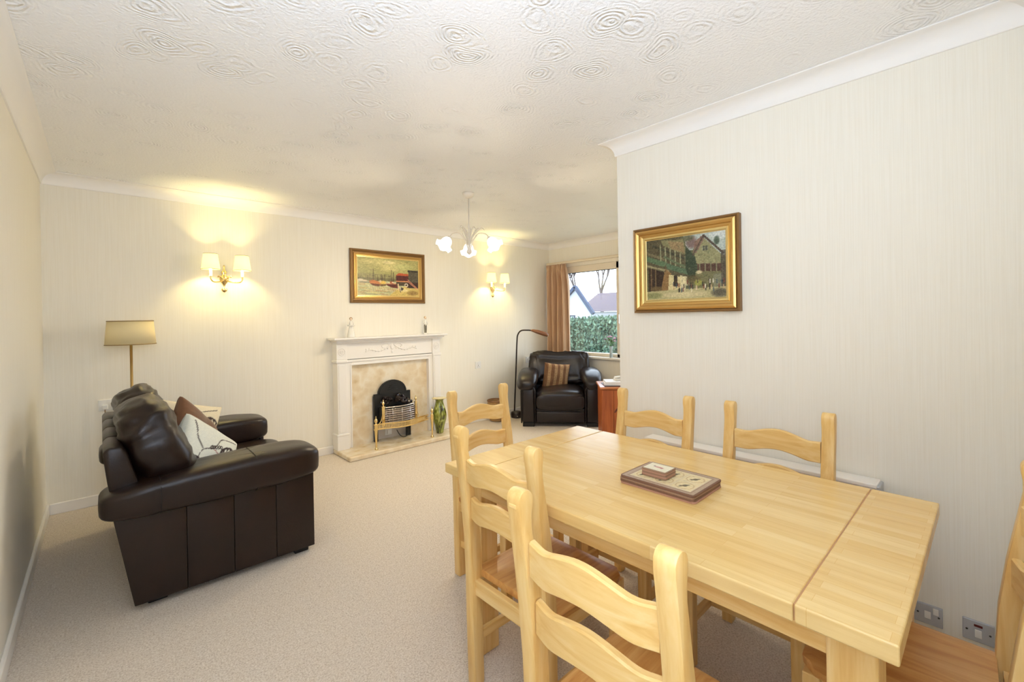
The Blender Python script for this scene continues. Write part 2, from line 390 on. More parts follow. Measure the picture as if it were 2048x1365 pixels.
# roof with courses of tiles behind and to the right
g = B()
for k in range(13):
    t0 = k/13; x0 = 4+t0*2.6; z0 = 2.30+t0*1.32
    box(g, x0-.05, x0+.22, -6.5, 3.4, z0-.03, z0+.085)
obj('roof_tiles', g, rt_, hs, kind='stuff')
obj('rear_wall', bx(4.2, 6.5, -6.3, 3.2, -.1, 2.25), bw, hs)
obj('skylight', prism(B(), [(4.45, 2.68), (5.25, 3.09), (5.25, 3.19), (4.45, 2.78)], -2.9, -2.2, 'xz', M=None), mat('skylight_glass', (226, 232, 240), .15), hs)
# bare trees
bark = out_mat('grey_bark', (96, 88, 88))
def tree(label, loc, h, seed, spread, lvl=5):
    r = random.Random(seed); t = thing('bare_tree', label, 'tree', loc)
    tr = tube(B(), [(0, 0, 0), (.05, .05, h*.4), (0, .1, h*.55)], [.2, .15, .12], 8); br = B()
    def grow(p, d, ln, rad, k):
        q = p + d*ln; tube(br, [p, p+d*ln*.5+Vector((r.gauss(0, .03), r.gauss(0, .03), .02))*ln, q], [rad, rad*.85, rad*.7], 3)
        if k == 0: return
        for _ in range(3 if k > 1 else 4):
            nd = (d + Vector((r.gauss(0, spread), r.gauss(0, spread), r.gauss(.12, .3)))).normalized(); grow(q, nd, ln*r.uniform(.6, .85), rad*.66, k-1)
    for _ in range(3):
        grow(Vector((0, .1, h*.5)), Vector((r.gauss(0, .3), r.gauss(0, .3), 1)).normalized(), h*.2, .10, lvl)
    obj('trunk', tr, bark, t, smooth=True); obj('branches', br, bark, t, kind='stuff')
tree('bare winter tree behind the tiled roof, right side of the window', (30, 21.6, -.7), 7.5, 4, .42, 6)
tree('bare winter tree behind the white gable', (32, 25.8, -.7), 8.0, 9, .6, 5)

# ------------------------------------------------------------------ painting helper
def canvas(w, h, base):
    A = np.zeros((h, w, 3)); A[:] = base; return A
def poly(A, pts, c, a=1.0):
    h, w, _ = A.shape; X, Y = np.meshgrid((np.arange(w)+.5)/w, (np.arange(h)+.5)/h); m = np.zeros((h, w), bool); n = len(pts)
    for i in range(n):
        x0, y0 = pts[i]; x1, y1 = pts[(i+1) % n]
        if y0 == y1: continue
        cnd = ((Y >= min(y0, y1)) & (Y < max(y0, y1))) & (X < (x1-x0)*(Y-y0)/(y1-y0)+x0); m ^= cnd
    A[m] = A[m]*(1-a)+np.array(c)*a
def rect(A, x0, y0, x1, y1, c, a=1.0): poly(A, [(x0, y0), (x1, y0), (x1, y1), (x0, y1)], c, a)
def blob(A, x, y, rx, ry, c, a=1.0):
    h, w, _ = A.shape; X, Y = np.meshgrid((np.arange(w)+.5)/w, (np.arange(h)+.5)/h)
    d = ((X-x)/rx)**2+((Y-y)/ry)**2; m = np.clip(1.4-d*1.4, 0, 1)*a; A[:] = A*(1-m[..., None])+np.array(c)*m[..., None]
def line(A, x0, y0, x1, y1, t, c, a=1.0):
    h, w, _ = A.shape; X, Y = np.meshgrid((np.arange(w)+.5), (np.arange(h)+.5)); x0, x1 = x0*w, x1*w; y0, y1 = y0*h, y1*h
    L2 = (x1-x0)**2+(y1-y0)**2+1e-9; s = np.clip(((X-x0)*(x1-x0)+(Y-y0)*(y1-y0))/L2, 0, 1)
    d = np.hypot(X-(x0+s*(x1-x0)), Y-(y0+s*(y1-y0))); m = np.clip(t*w-d+.5, 0, 1)*a; A[:] = A*(1-m[..., None])+np.array(c)*m[..., None]
def arc(A, cx, cy, rx, ry, a0, a1, t, c, n=14, al=1.0):
    P = [(cx+rx*math.cos(a0+(a1-a0)*i/n), cy+ry*math.sin(a0+(a1-a0)*i/n)) for i in range(n+1)]
    for p, q in zip(P, P[1:]): line(A, *p, *q, t, c, al)
def strokes(A, amt, lx=5, ly=1):
    h, w, _ = A.shape; nz = rng.normal(0, 1, (h, w)); k = np.cumsum(nz, 1); k = np.pad(k, ((0, 0), (lx, 0)), mode='edge')
    nz = (k[:, lx:]-k[:, :-lx])/math.sqrt(lx)
    if ly > 1:
        k = np.pad(np.cumsum(nz, 0), ((ly, 0), (0, 0)), mode='edge'); nz = (k[ly:]-k[:-ly])/math.sqrt(ly)
    A += nz[..., None]*amt*np.array([1, .95, .8])
def put_colors(me, A, uvs):
    h, w, _ = A.shape; A = np.clip(A, 0, 255)/255; A = np.where(A <= .04045, A/12.92, ((A+.055)/1.055)**2.4)
    at = me.color_attributes.new('Col', 'FLOAT_COLOR', 'POINT'); u = np.clip((uvs[:, 0]*w).astype(int), 0, w-1); v = np.clip(((1-uvs[:, 1])*h).astype(int), 0, h-1)
    C = np.ones((len(uvs), 4)); C[:, :3] = A[v, u]; at.data.foreach_set('color', C.ravel())
def painted_grid(name, A, P0, U, V, m, parent, label=None):
    h, w, _ = A.shape; P0 = np.array(P0); U = np.array(U); V = np.array(V)
    i, j = np.meshgrid(np.arange(w+1), np.arange(h+1)); s = i.ravel()/w; t = j.ravel()/h
    co = P0+s[:, None]*U+t[:, None]*V; idx = (j[:-1, :-1]*(w+1)+i[:-1, :-1]).ravel()
    F = np.c_[idx, idx+1, idx+w+2, idx+w+1]
    o = obj(name, (co.tolist(), [], F.tolist()), m, parent, label=label)
    put_colors(o.data, A, np.c_[s, t]); return o
def frame_strip(prof, w, h):
    # picture frame: profile (inset, height) swept round a w x h rectangle, local x,z plane, depth -> -y
    t = B(); rings = []
    for ins, d in prof:
        rings.append([t.verts.new((sx*(w/2-ins), -d, sz*(h/2-ins))) for sx, sz in ((-1, -1), (1, -1), (1, 1), (-1, 1))])
    for a, b in zip(rings, rings[1:]):
        for i in range(4): t.faces.new((a[i], a[(i+1) % 4], b[(i+1) % 4], b[i]))
    return t

# --- picture 1: harbour
pA = canvas(170, 104, (176, 170, 108))
blob(pA, .4, .18, .5, .2, (216, 206, 140), .8); blob(pA, .75, .2, .2, .1, (196, 200, 132), .6); blob(pA, .15, .3, .3, .2, (160, 156, 98), .6); blob(pA, .5, .1, .12, .05, (236, 222, 168), .7)
rect(pA, 0, .42, .66, .62, (142, 138, 92), .75); rect(pA, 0, .52, .66, .62, (104, 98, 66), .7)
for i in range(38):
    x = rng.uniform(0, .63); line(pA, x, rng.uniform(.42, .52), x, .62, .0035, (84, 72, 50), .6)
for x, y in ((.25, .3), (.54, .3), (.57, .36), (.37, .44)): line(pA, x, y, x, .62, .004, (66, 50, 36))
line(pA, .20, .33, .25, .33, .004, (90, 70, 50))
rect(pA, 0, .62, 1, 1, (190, 188, 142)); 
for i in range(60):
    x = rng.uniform(0, .6); y = rng.uniform(.68, .98); line(pA, x, y, x+.1, y+.005, .004, [(206, 208, 170), (222, 206, 134), (160, 158, 118), (176, 120, 84)][i % 4], .7)
poly(pA, [(.0, .6), (.2, .64), (.2, .68), (.05, .68)], (150, 146, 120)); blob(pA, .05, .6, .06, .04, (216, 204, 176)); blob(pA, .12, .62, .05, .03, (206, 190, 160))
poly(pA, [(.18, .62), (.24, .59), (.32, .62), (.38, .7), (.3, .74), (.2, .7)], (190, 116, 66)); poly(pA, [(.19, .68), (.37, .7), (.33, .76), (.24, .74)], (104, 58, 38))
blob(pA, .4, .65, .06, .06, (222, 186, 90)); poly(pA, [(.34, .7), (.46, .69), (.44, .74), (.37, .75)], (110, 84, 44)); blob(pA, .36, .62, .02, .04, (240, 210, 170), .8)
poly(pA, [(.45, .68), (.66, .67), (.66, .8), (.55, .78), (.47, .73)], (92, 32, 26)); line(pA, .45, .68, .66, .67, .006, (214, 156, 120)); poly(pA, [(.51, .62), (.57, .62), (.57, .67), (.52, .67)], (176, 96, 60)); blob(pA, .56, .64, .02, .02, (235, 220, 190))
for i in range(12): line(pA, .2+i*.035, .77, .22+i*.035, .9, .004, (190, 118, 80), .5)
poly(pA, [(.5, 1), (.62, .84), (.78, .72), (1, .76), (1, 1)], (206, 182, 104)); blob(pA, .75, .84, .09, .06, (232, 218, 160), .8); blob(pA, .9, .92, .12, .08, (140, 110, 58), .8)
rect(pA, .62, .44, .83, .6, (84, 28, 26)); poly(pA, [(.61, .44), (.66, .375), (.82, .385), (.84, .44)], (186, 84, 44)); rect(pA, .62, .58, .82, .615, (208, 140, 92)); rect(pA, .62, .615, .86, .72, (72, 60, 42)); 
rect(pA, .83, .31, 1, .78, (86, 80, 62)); rect(pA, .82, .28, 1, .33, (62, 56, 44)); rect(pA, .8, .62, 1, .77, (60, 32, 26))
for k in range(2): line(pA, .82, .55+k*.05, .98, .78+k*.03, .005, (222, 150, 116))
arc(pA, .79, .7, .025, .04, 0, 6.28, .006, (230, 214, 190)); poly(pA, [(.68, .74), (.75, .8), (.71, .86), (.68, .82)], (60, 50, 44)); line(pA, .65, .68, .655, .84, .01, (222, 190, 150)); line(pA, .69, .76, .69, .88, .006, (230, 220, 200)); line(pA, .68, .82, .69, .9, .005, (70, 60, 50))
strokes(pA, 9, 5); strokes(pA, 6, 2, 2)
p1 = thing('framed_painting', 'harbour painting with moored boats in a gold frame above the fireplace', 'painting', (2.331, YF-.002, 1.79))
PW, PH = .883, .565
obj('frame', frame_strip([(0, 0), (0, .022), (.006, .03), (.016, .032), (.024, .024), (.03, .014), (.042, .012)], PW, PH), gold2, p1)
obj('frame_inner', frame_strip([(.040, .010), (.044, .020), (.052, .021), (.060, .013), (.068, .012), (.072, .006)], PW, PH), gold, p1)
obj('slip', frame_strip([(.070, .005), (.071, .012), (.080, .011), (.083, .004)], PW, PH), gold3, p1)
painted_grid('canvas', pA, (-PW/2+.08, -.006, -PH/2+.08), (PW-.16, 0, 0), (0, 0, PH-.16), paint_m, p1)
obj('backing', bx(-PW/2+.01, PW/2-.01, -.004, 0, -PH/2+.01, PH/2-.01), dark_m, p1)

# --- picture 2: inn courtyard
pB = canvas(190, 138, (92, 92, 62))
poly(pB, [(.5, 0), (1, 0), (1, .4), (.8, .2), (.55, .25)], (176, 186, 176)); blob(pB, .93, .05, .12, .1, (206, 212, 206), .9); blob(pB, .6, .12, .08, .12, (112, 88, 84), .9); blob(pB, .9, .14, .04, .08, (70, 84, 66), .9); blob(pB, .55, .05, .1, .06, (96, 96, 70), .9)
poly(pB, [(0, 0), (.46, 0), (.56, .28), (.72, .62), (.55, .75), (0, .5)], (86, 78, 54)); poly(pB, [(.2, .02), (.5, .06), (.54, .32), (.24, .12)], (128, 124, 86)); poly(pB, [(.3, .05), (.5, .1), (.52, .28), (.34, .18)], (154, 120, 84), .6)
line(pB, .1, .1, .6, .42, .012, (62, 60, 44)); line(pB, 0, .2, .24, .34, .014, (116, 104, 74)); line(pB, 0, .3, .24, .42, .03, (88, 110, 78)); line(pB, 0, .42, .3, .54, .012, (150, 140, 104))
for i in range(7): line(pB, .2+i*.065, .1+i*.045, .205+i*.065, .36+i*.045, .007, (150, 152, 116))
line(pB, .25, .3, .65, .6, .012, (98, 108, 78)); poly(pB, [(.27, .4), (.62, .58), (.62, .66), (.28, .5)], (84, 106, 78)); poly(pB, [(.03, .46), (.26, .56), (.24, .84), (.03, .86)], (48, 32, 24)); line(pB, .07, .48, .07, .86, .008, (104, 80, 56)); line(pB, .13, .5, .13, .84, .008, (112, 92, 62))
poly(pB, [(.26, .5), (.34, .58), (.33, .86), (.2, .86)], (136, 104, 62)); poly(pB, [(.31, .6), (.52, .66), (.52, .86), (.3, .86)], (206, 190, 138)); rect(pB, .375, .62, .42, .8, (56, 44, 34)); poly(pB, [(.45, .62), (.55, .66), (.55, .8), (.47, .8)], (218, 206, 160), .8)
poly(pB, [(.53, .16), (.66, .38), (.7, .7), (.58, .72), (.52, .5)], (54, 66, 46)); poly(pB, [(.64, .3), (.74, .06), (.94, .34), (.94, .5), (.66, .46)], (142, 138, 98)); poly(pB, [(.64, .12), (.74, .03), (.76, .08), (.66, .3), (.62, .28)], (128, 98, 84))
line(pB, .75, .04, .97, .34, .012, (76, 62, 50)); line(pB, .75, .04, .62, .32, .01, (88, 72, 56)); rect(pB, .73, .2, .8, .27, (74, 74, 60))
for i in range(3): line(pB, .735+i*.03, .2, .735+i*.03, .27, .003, (160, 162, 130))
poly(pB, [(.66, .46), (.98, .5), (1, .6), (.68, .62)], (82, 56, 44)); 
for i in range(5): line(pB, .7+i*.065, .46, .7+i*.065, .66, .006, (132, 132, 98))
poly(pB, [(.66, .58), (1, .62), (1, .85), (.6, .85)], (112, 108, 72)); rect(pB, .86, .64, .97, .86, (128, 128, 104), .8); rect(pB, .95, .3, 1, .9, (74, 66, 56), .7)
poly(pB, [(0, .86), (1, .84), (1, 1), (0, 1)], (176, 166, 120)); blob(pB, .5, .93, .35, .06, (206, 192, 146), .8); blob(pB, .1, .93, .14, .06, (128, 130, 84), .8); blob(pB, .93, .93, .12, .08, (84, 78, 64), .9)
blob(pB, .62, .7, .1, .08, (96, 84, 52), .9); blob(pB, .69, .6, .05, .035, (196, 182, 140)); blob(pB, .68, .76, .06, .06, (152, 152, 70), .9); blob(pB, .14, .82, .1, .05, (110, 90, 56), .9)
for i in range(46):
    x = rng.uniform(.36, .98); y = rng.uniform(.74, .88); c = [(226, 218, 196), (52, 44, 38), (120, 60, 48), (70, 84, 92), (190, 160, 120), (40, 36, 32)][i % 6]; line(pB, x, y-.03, x, y+.02, .006, c); 
for i in range(120):
    x = rng.uniform(0, 1); y = rng.uniform(.1, .8); line(pB, x, y, x+rng.uniform(-.02, .03), y+rng.uniform(-.01, .03), .003, [(60, 54, 40), (140, 140, 100), (92, 116, 80), (120, 88, 60)][i % 4], .6)
strokes(pB, 8, 2, 2); strokes(pB, 6, 4)
p2 = thing('framed_painting', 'inn courtyard painting in a broad gold frame on the right wall', 'painting', (XR-.002, 1.149, 1.594), -PI/2)
PW, PH = .595, .49
obj('frame', frame_strip([(0, 0), (0, .03), (.006, .036), (.012, .033), (.016, .028)], PW, PH), gold2, p2)
obj('frame_moulding', frame_strip([(.015, .026), (.017, .036), (.027, .04), (.038, .034), (.042, .024), (.050, .022), (.056, .018)], PW, PH), gold, p2)
obj('frame_inner', frame_strip([(.054, .016), (.057, .021), (.066, .020), (.070, .012), (.075, .008)], PW, PH), gold3, p2)
painted_grid('canvas', pB, (-PW/2+.072, -.009, -PH/2+.072), (PW-.144, 0, 0), (0, 0, PH-.144), paint_m, p2)
obj('backing', bx(-PW/2+.008, PW/2-.008, -.004, 0, -PH/2+.008, PH/2-.008), dark_m, p2)
p2.rotation_euler = (0, 0, -PI/2)

# ------------------------------------------------------------------ dining table
TT = .755; tx0, tx1, ty0, ty1 = 1.01, 1.853, .115, 1.503; s1, s2 = .277, 1.343
tb = thing('dining_table', 'honey pine dining table with staved top and two end leaves', 'table', ((tx0+tx1)/2, (ty0+ty1)/2, 0))
ox, oy = (tx0+tx1)/2, (ty0+ty1)/2; hx, hy = (tx1-tx0)/2, (ty1-ty0)/2
obj('tabletop', bx(-hx, hx, s1-oy+.0012, s2-oy-.0012, TT-.038, TT, bev=.004, seg=3), staves, tb)
obj('end_leaf', bx(-hx, hx, -hy, s1-oy-.0012, TT-.038, TT, bev=.004, seg=3), staves, tb)
obj('end_leaf', bx(-hx, hx, s2-oy+.0012, hy, TT-.038, TT, bev=.004, seg=3), staves, tb)
obj('seam_batten', bx(-hx+.006, hx-.006, s1-oy-.006, s1-oy+.006, TT-.036, TT-.0025), mat('seam_batten_wood', (186, 140, 96), .6), tb)  # darker wood tone in the joints between top and end leaves
obj('seam_batten', bx(-hx+.006, hx-.006, s2-oy-.006, s2-oy+.006, TT-.036, TT-.0025), bpy.data.materials['seam_batten_wood'], tb)
for s in (-1, 1):
    ax = -(hx-.095) if s < 0 else hx-.03
    obj('apron', bx(ax-.011, ax+.011, -hy+.1, hy-.1, TT-.125, TT-.038, bev=.002), pine_y, tb)
    obj('apron', bx(-hx+.1, hx-.1, s*(hy-.06)-.011, s*(hy-.06)+.011, TT-.125, TT-.038, bev=.002), pine_x, tb)
    for q in (-1, 1):
        cx, cy = (-(hx-.122) if s < 0 else hx-.044), (-(hy-.083) if s < 0 else -(hy-.103)) if q < 0 else hy-.083
        obj('leg', bx(cx-.043, cx+.043, cy-.043, cy+.043, 0, TT-.038, bev=.005), pine_z, tb)

# ------------------------------------------------------------------ dining chairs
def post_outline():
    cz = [(0, .004, .022), (.25, .0, .023), (.42, 0, .024), (.55, -.006, .0235), (.68, -.02, .021), (.78, -.034, .018), (.86, -.046, .0165), (.89, -.048, .0185), (.915, -.048, .0225), (.93, -.048, .0225)]
    f = [(c+h, z) for z, c, h in cz]; b = [(c-h, z) for z, c, h in cz]
    top = [(-.048+.0225*math.cos(a), .9275+.0225*math.sin(a)) for a in [PI*i/8 for i in range(1, 8)]]
    return f+top+b[::-1]
def rail_bm(zc, hh, amp):
    t = B(); n = 28; rings = []
    for i in range(n+1):
        s = i/n; x = -.158+.316*s; u = (s-.5)*2
        hump = .5*(1+math.cos(PI*min(1, abs(u)/.75))); dip = -.25*math.exp(-((abs(u)-.72)/.2)**2)
        zt = zc+hh+amp*.85*(hump+dip); zb = zc-hh+amp*.65*(hump+dip)
        y = -.0 - .022*(1-u*u); th = .0105
        zz = [(y-th, zb+.003), (y-th, zt-.004), (y-th+.004, zt), (y+th-.004, zt), (y+th, zt-.004), (y+th, zb+.003), (y+th-.003, zb), (y-th+.003, zb)]
        rings.append([t.verts.new((x, a, b)) for a, b in zz])
    for a, b in zip(rings, rings[1:]):
        for k in range(8): t.faces.new((a[k], b[k], b[(k+1) % 8], a[(k+1) % 8]))
    t.faces.new(rings[0]); t.faces.new(rings[-1][::-1])
    return t
def seat_bm():
    t = B(); nx, ny = 20, 18; g = [[None]*(ny+1) for _ in range(nx+1)]; gb = [[None]*(ny+1) for _ in range(nx+1)]
    for i in range(nx+1):
        for j in range(ny+1):
            u = i/nx*2-1; v = j/ny
            # squircle mapping on the front corners
            w_ = .200+.012*v; y = .022+v*.372
            r = max(0, (v-.9)/.1)
            x = u*w_*(1-.12*r*r) ; 
            if abs(u) > .85: y -= .018*((abs(u)-.85)/.15)**2*v
            dz = -.007*math.exp(-((abs(u)-.42)/.28)**2)*math.exp(-((v-.45)/.3)**2)
            ed = max(abs(u), v if v > .5 else 0)
            if ed > .93: dz -= .006*((ed-.93)/.07)**2
            g[i][j] = t.verts.new((x, y, .415+dz)); gb[i][j] = t.verts.new((x*.985, min(y, .022+.372-.004), .389))
    for i in range(nx):
        for j in range(ny):
            t.faces.new((g[i][j], g[i+1][j], g[i+1][j+1], g[i][j+1])); t.faces.new((gb[i][j], gb[i][j+1], gb[i+1][j+1], gb[i+1][j]))
    for i in range(nx):
        for j in (0, ny): t.faces.new((g[i][j], g[i+1][j], gb[i+1][j], gb[i][j]))
    for j in range(ny):
        for i in (0, nx): t.faces.new((g[i][j], g[i][j+1], gb[i][j+1], gb[i][j]))
    return t
def make_chair():
    c = thing('dining_chair', '', 'chair', (0, 0, 0), 0, 'dining chairs round the pine table')
    for s in (-1, 1):
        obj('back_post', prism(B(), post_outline(), s*.182-.0215, s*.182+.0215, 'yz', bev=.0045, seg=2), pine_z, c, angle=40)
    obj('tenon_plug', bx(-.194, -.170, -.0728, -.068, .911, .920, bev=.0015), pine_x, c)
    t = rail_bm(.795, .040, .022); bmesh.ops.translate(t, verts=t.verts[:], vec=(0, -.034, 0)); obj('back_slat', t, pine_x, c, angle=40)
    t = rail_bm(.655, .039, .020); bmesh.ops.translate(t, verts=t.verts[:], vec=(0, -.016, 0)); obj('back_slat', t, pine_x, c, angle=40)
    obj('seat', seat_bm(), pine_seat, c, angle=35)
    for s in (-1, 1):
        obj('leg', prism(B(), [(s*.182-.019, 0), (s*.182+.019, 0), (s*.182+.0215, .389), (s*.182-.0215, .389)], .345, .386, 'xz', bev=.003), pine_z, c)
        obj('seat_rail', bx(s*.182-.011, s*.182+.011, .022, .346, .335, .389, bev=.002), pine_y, c)
        obj('stretcher', bx(s*.182-.009, s*.182+.009, .022, .346, .15, .185, bev=.002), pine_y, c)
    obj('seat_rail', bx(-.161, .161, .352, .374, .335, .389, bev=.002), pine_x, c)
    obj('seat_rail', bx(-.161, .161, -.011, .011, .335, .389, bev=.002), pine_x, c)
    obj('stretcher', bx(-.173, .173, .18, .20, .153, .182, bev=.002), pine_x, c)
    return c
ch0 = make_chair()
CH = [((.742, .552), -PI/2, 'nearest dining chair on the left side of the table, its back turned'),
      ((.992, 1.118), -PI/2, 'dining chair behind the nearest one on the left side of the table'),
      ((1.545, 1.905), PI, 'dining chair at the far end of the table toward the fireplace'),
      ((1.992, 1.163), PI/2, 'dining chair on the wall side of the table nearest the red pine chest'),
      ((2.002, .614), PI/2, 'dining chair on the wall side of the table below the courtyard painting'),
      ((1.568, -.026), math.radians(2), 'dining chair cut off by the right edge, at the near table end')]
for i, (xy, r, lab) in enumerate(CH):
    c = ch0 if i == 0 else copy_tree(ch0)
    c.location = (xy[0], xy[1], 0); c.rotation_euler = (0, 0, r); c['label'] = lab

# ------------------------------------------------------------------ placemats and coasters
def rrect(w, h, r, n=4):
    P = []
    for cx, cy, a in ((w/2-r, h/2-r, 0), (-w/2+r, h/2-r, PI/2), (-w/2+r, -h/2+r, PI), (w/2-r, -h/2+r, 3*PI/2)):
        P += [(cx+r*math.cos(a+PI/2*i/n), cy+r*math.sin(a+PI/2*i/n)) for i in range(n+1)]
    return P
pC = canvas(96, 74, (206, 190, 160)); rect(pC, 0, 0, 1, 1, (176, 152, 130)); rect(pC, .05, .06, .95, .94, (160, 132, 108)); rect(pC, .07, .09, .93, .91, (214, 198, 164))
for i in range(3):
    for j in range(2):
        x0 = .09+i*.28; y0 = .12+j*.39; rect(pC, x0, y0, x0+.26, y0+.37, (222, 204, 158)); arc(pC, x0+.13, y0+.18, .11, .15, 0, 6.28, .004, (176, 140, 100))
        blob(pC, x0+.13, y0+.18, .035, .06, (96, 88, 70)); line(pC, x0+.1, y0+.25, x0+.17, y0+.1, .012, (84, 76, 56)); line(pC, x0+.13, y0+.18, x0+.18, y0+.14, .008, (120, 96, 60))
strokes(pC, 5, 2)
mat_edge = [mat('mat_edge_brown', (120, 84, 64), .6), mat('mat_edge_pink', (178, 132, 108), .6), mat('mat_edge_tan', (150, 116, 90), .6)]
MW, MD = .205, .268
names = ['lowest', 'second from the bottom', 'third from the bottom', 'topmost']
for k in range(4):
    z = TT + k*.0068
    m_ = thing('placemat', '', 'placemat', (1.424+random.uniform(-.002, .002), .758+random.uniform(-.002, .002), z+.0002), random.uniform(-.012, .012), 'stack of placemats on the table')
    m_['label'] = ['bottom placemat of the stack lying on the pine table', 'second placemat from the bottom of the stack on the table', 'third placemat from the bottom, just beneath the patterned top one', 'top placemat with a patchwork of kitchen motifs under the coasters'][k]
    obj('board', prism(B(), rrect(MW, MD, .014), 0, .0062, 'xy', bev=.001, seg=1), mat_edge[(1, 0, 2, 0)[k]], m_)
    if k == 3:
        painted_grid('printed_face', pC, (MW/2-.006, -MD/2+.006, .0066), (0, MD-.012, 0), (-(MW-.012), 0, 0), card_m, m_)
pD = canvas(50, 44, (230, 222, 196)); rect(pD, .0, .0, 1, .06, (206, 192, 160)); rect(pD, 0, .94, 1, 1, (206, 192, 160)); blob(pD, .5, .5, .26, .1, (196, 140, 126)); blob(pD, .36, .46, .08, .09, (170, 110, 100)); blob(pD, .72, .58, .06, .06, (112, 104, 92)); strokes(pD, 4, 2)
zc = TT+4*.0068+.0006
for k in range(5):
    c_ = thing('coaster', ['bottom coaster of the small stack on the placemats', 'second coaster from the bottom of the small stack', 'middle coaster of the small stack on the placemats', 'coaster just beneath the printed top one', 'top coaster with a pink printed motif on cream'][k], 'coaster', (1.414+random.uniform(-.001, .001), .792+random.uniform(-.001, .001), zc+k*.0052), random.uniform(-.02, .02), 'stack of coasters on the placemats')
    obj('board', prism(B(), rrect(.08, .093, .012), 0, .0048, 'xy', bev=.0008, seg=1), mat_edge[(2, 1, 2, 1, 2)[k]], c_)
    if k == 4: painted_grid('printed_face', pD, (.035, -.0415, .0051), (0, .083, 0), (-.07, 0, 0), card_m, c_)

# ------------------------------------------------------------------ fireplace
FX = 2.302
fp = thing('fireplace_surround', 'white carved fireplace surround with beige marble back and hearth', 'fireplace', (FX, YF, 0))
obj('hearth', prism(B(), [(-.612, 0), (.612, 0), (.612, -.418), (-.612, -.418)], 0, .046, 'xy', bev=.012, seg=3), marble, fp)
def wp(name, *a, bev=.003, m=white_paint): return obj(name, bx(*a, bev=bev), m, fp)
for s in (-1, 1):
    def X(a, b): return (min(s*a, s*b), max(s*a, s*b))
    wp('pilaster', *X(.505, .600), -.118, 0, .046, .905)
    wp('pilaster_panel', *X(.520, .586), -.122, -.117, .215, .885)
    wp('jamb', *X(.449, .506), -.100, 0, .046, .905)
    wp('jamb_moulding', *X(.449, .462), -.108, -.099, .046, .872)
    wp('plinth', *X(.492, .612), -.132, 0, .046, .185)
    wp('plinth_cap', *X(.489, .616), -.136, 0, .185, .203, bev=.005)
    wp('capital', *X(.495, .612), -.130, 0, .905, .935, bev=.007)
    wp('corner_block', *X(.500, .602), -.114, 0, .935, 1.10)
    # rosette: ring and scroll
    g = B(); cx = s*.551; cz = 1.015
    tube(g, [(cx+.032*math.cos(a), -.116, cz+.036*math.sin(a)) for a in [2*PI*i/24 for i in range(25)]], .0035, 6)
    tube(g, [(cx+(.004+.018*i/22)*math.cos(i*.55), -.116, cz+(.004+.02*i/22)*math.sin(i*.55)) for i in range(23)], .003, 6)
    obj('rosette', g, white_paint, fp, smooth=True)
wp('frieze', -.500, .500, -.100, 0, .935, 1.10)
wp('lintel', -.449, .449, -.100, 0, .880, .905)
wp('frieze_moulding', -.500, .500, -.112, -.095, .905, .930, bev=.006)
wp('lintel_moulding', -.462, .462, -.108, -.099, .872, .886, bev=.003)
g = B()
for s in (-1, 1):
    P = spline([(s*.02, -.103, 1.06), (s*.08, -.103, 1.02), (s*.16, -.103, 1.0), (s*.24, -.103, 1.02), (s*.30, -.103, 1.0)], 6)
    tube(g, P, [.004+.004*math.sin(i*1.3)**2 for i in range(len(P))], 6)
    P = spline([(s*.02, -.103, 1.05), (s*.07, -.103, 1.075), (s*.12, -.103, 1.05), (s*.10, -.103, 1.03)], 6); tube(g, P, .0045, 6)
    for k in range(8): sball(g, (s*(.05+k*.034), -.101, 1.012+.012*math.cos(k)), (.010, .006, .013), 1, 1, 8, 6)
sball(g, (0, -.101, 1.04), (.022, .010, .034), 1, 1, 12, 8); sball(g, (0, -.101, .985), (.012, .006, .018), 1, 1, 10, 6)
obj('carved_swag', g, white_paint, fp, smooth=True)
wp('cornice_lower', -.612, .612, -.150, 0, 1.100, 1.118, bev=.006)
wp('cornice_upper', -.630, .630, -.178, 0, 1.118, 1.136, bev=.008)
wp('mantel_shelf', -.655, .650, -.205, 0, 1.136, 1.156, bev=.005)
# marble back panel with opening
g = B(); box(g, -.449, -.215, -.060, 0, .046, .878); box(g, .215, .449, -.060, 0, .046, .878); box(g, -.215, .215, -.060, 0, .52, .878)
obj('marble_back_panel', g, marble, fp)
obj('recess_back', bx(-.215, .215, -.02, 0, .046, .52), mat('recess_grey', (206, 196, 184), .7), fp)

# electric fire
ef = thing('electric_fire', 'brass and black electric fire with coals standing on the hearth', 'fire', (FX, 4.41, .0465))
arch = [(-.212, 0), (-.175, 0), (-.175, .17), (.16, .17), (.16, 0), (.212, 0), (.212, .498), (.165, .498)]
arch += [(.165*math.cos(a), .498+.135*math.sin(a)) for a in [PI*i/16 for i in range(1, 16)]] + [(-.165, .498), (-.212, .498)]
obj('fireback', prism(B(), arch, -.012, .012, 'xz', bev=.002), black_iron, ef)
g = B(); tube(g, [(.15*math.cos(a), -.013, .498+.12*math.sin(a)) for a in [PI*i/16 for i in range(17)]], .004, 6)
for k in range(3): tube(g, [(-.06+.01*k, -.013, .53+.02*k), (0, -.015, .54+.02*k), (.06-.01*k, -.013, .53+.02*k)], .003, 6)
tube(g, [(-.2, -.013, .49), (.2, -.013, .49)], .003, 6)
obj('cast_relief', g, black_iron, ef, smooth=True)
obj('firebox', prism(B(), [(-.17, -.012), (.17, -.012), (.18, -.13)]+[(.18-.36*i/12, -.13-.035*math.sin(PI*i/12)) for i in range(1, 12)]+[(-.18, -.13)], .205, .36, 'xy'), black_iron, ef)
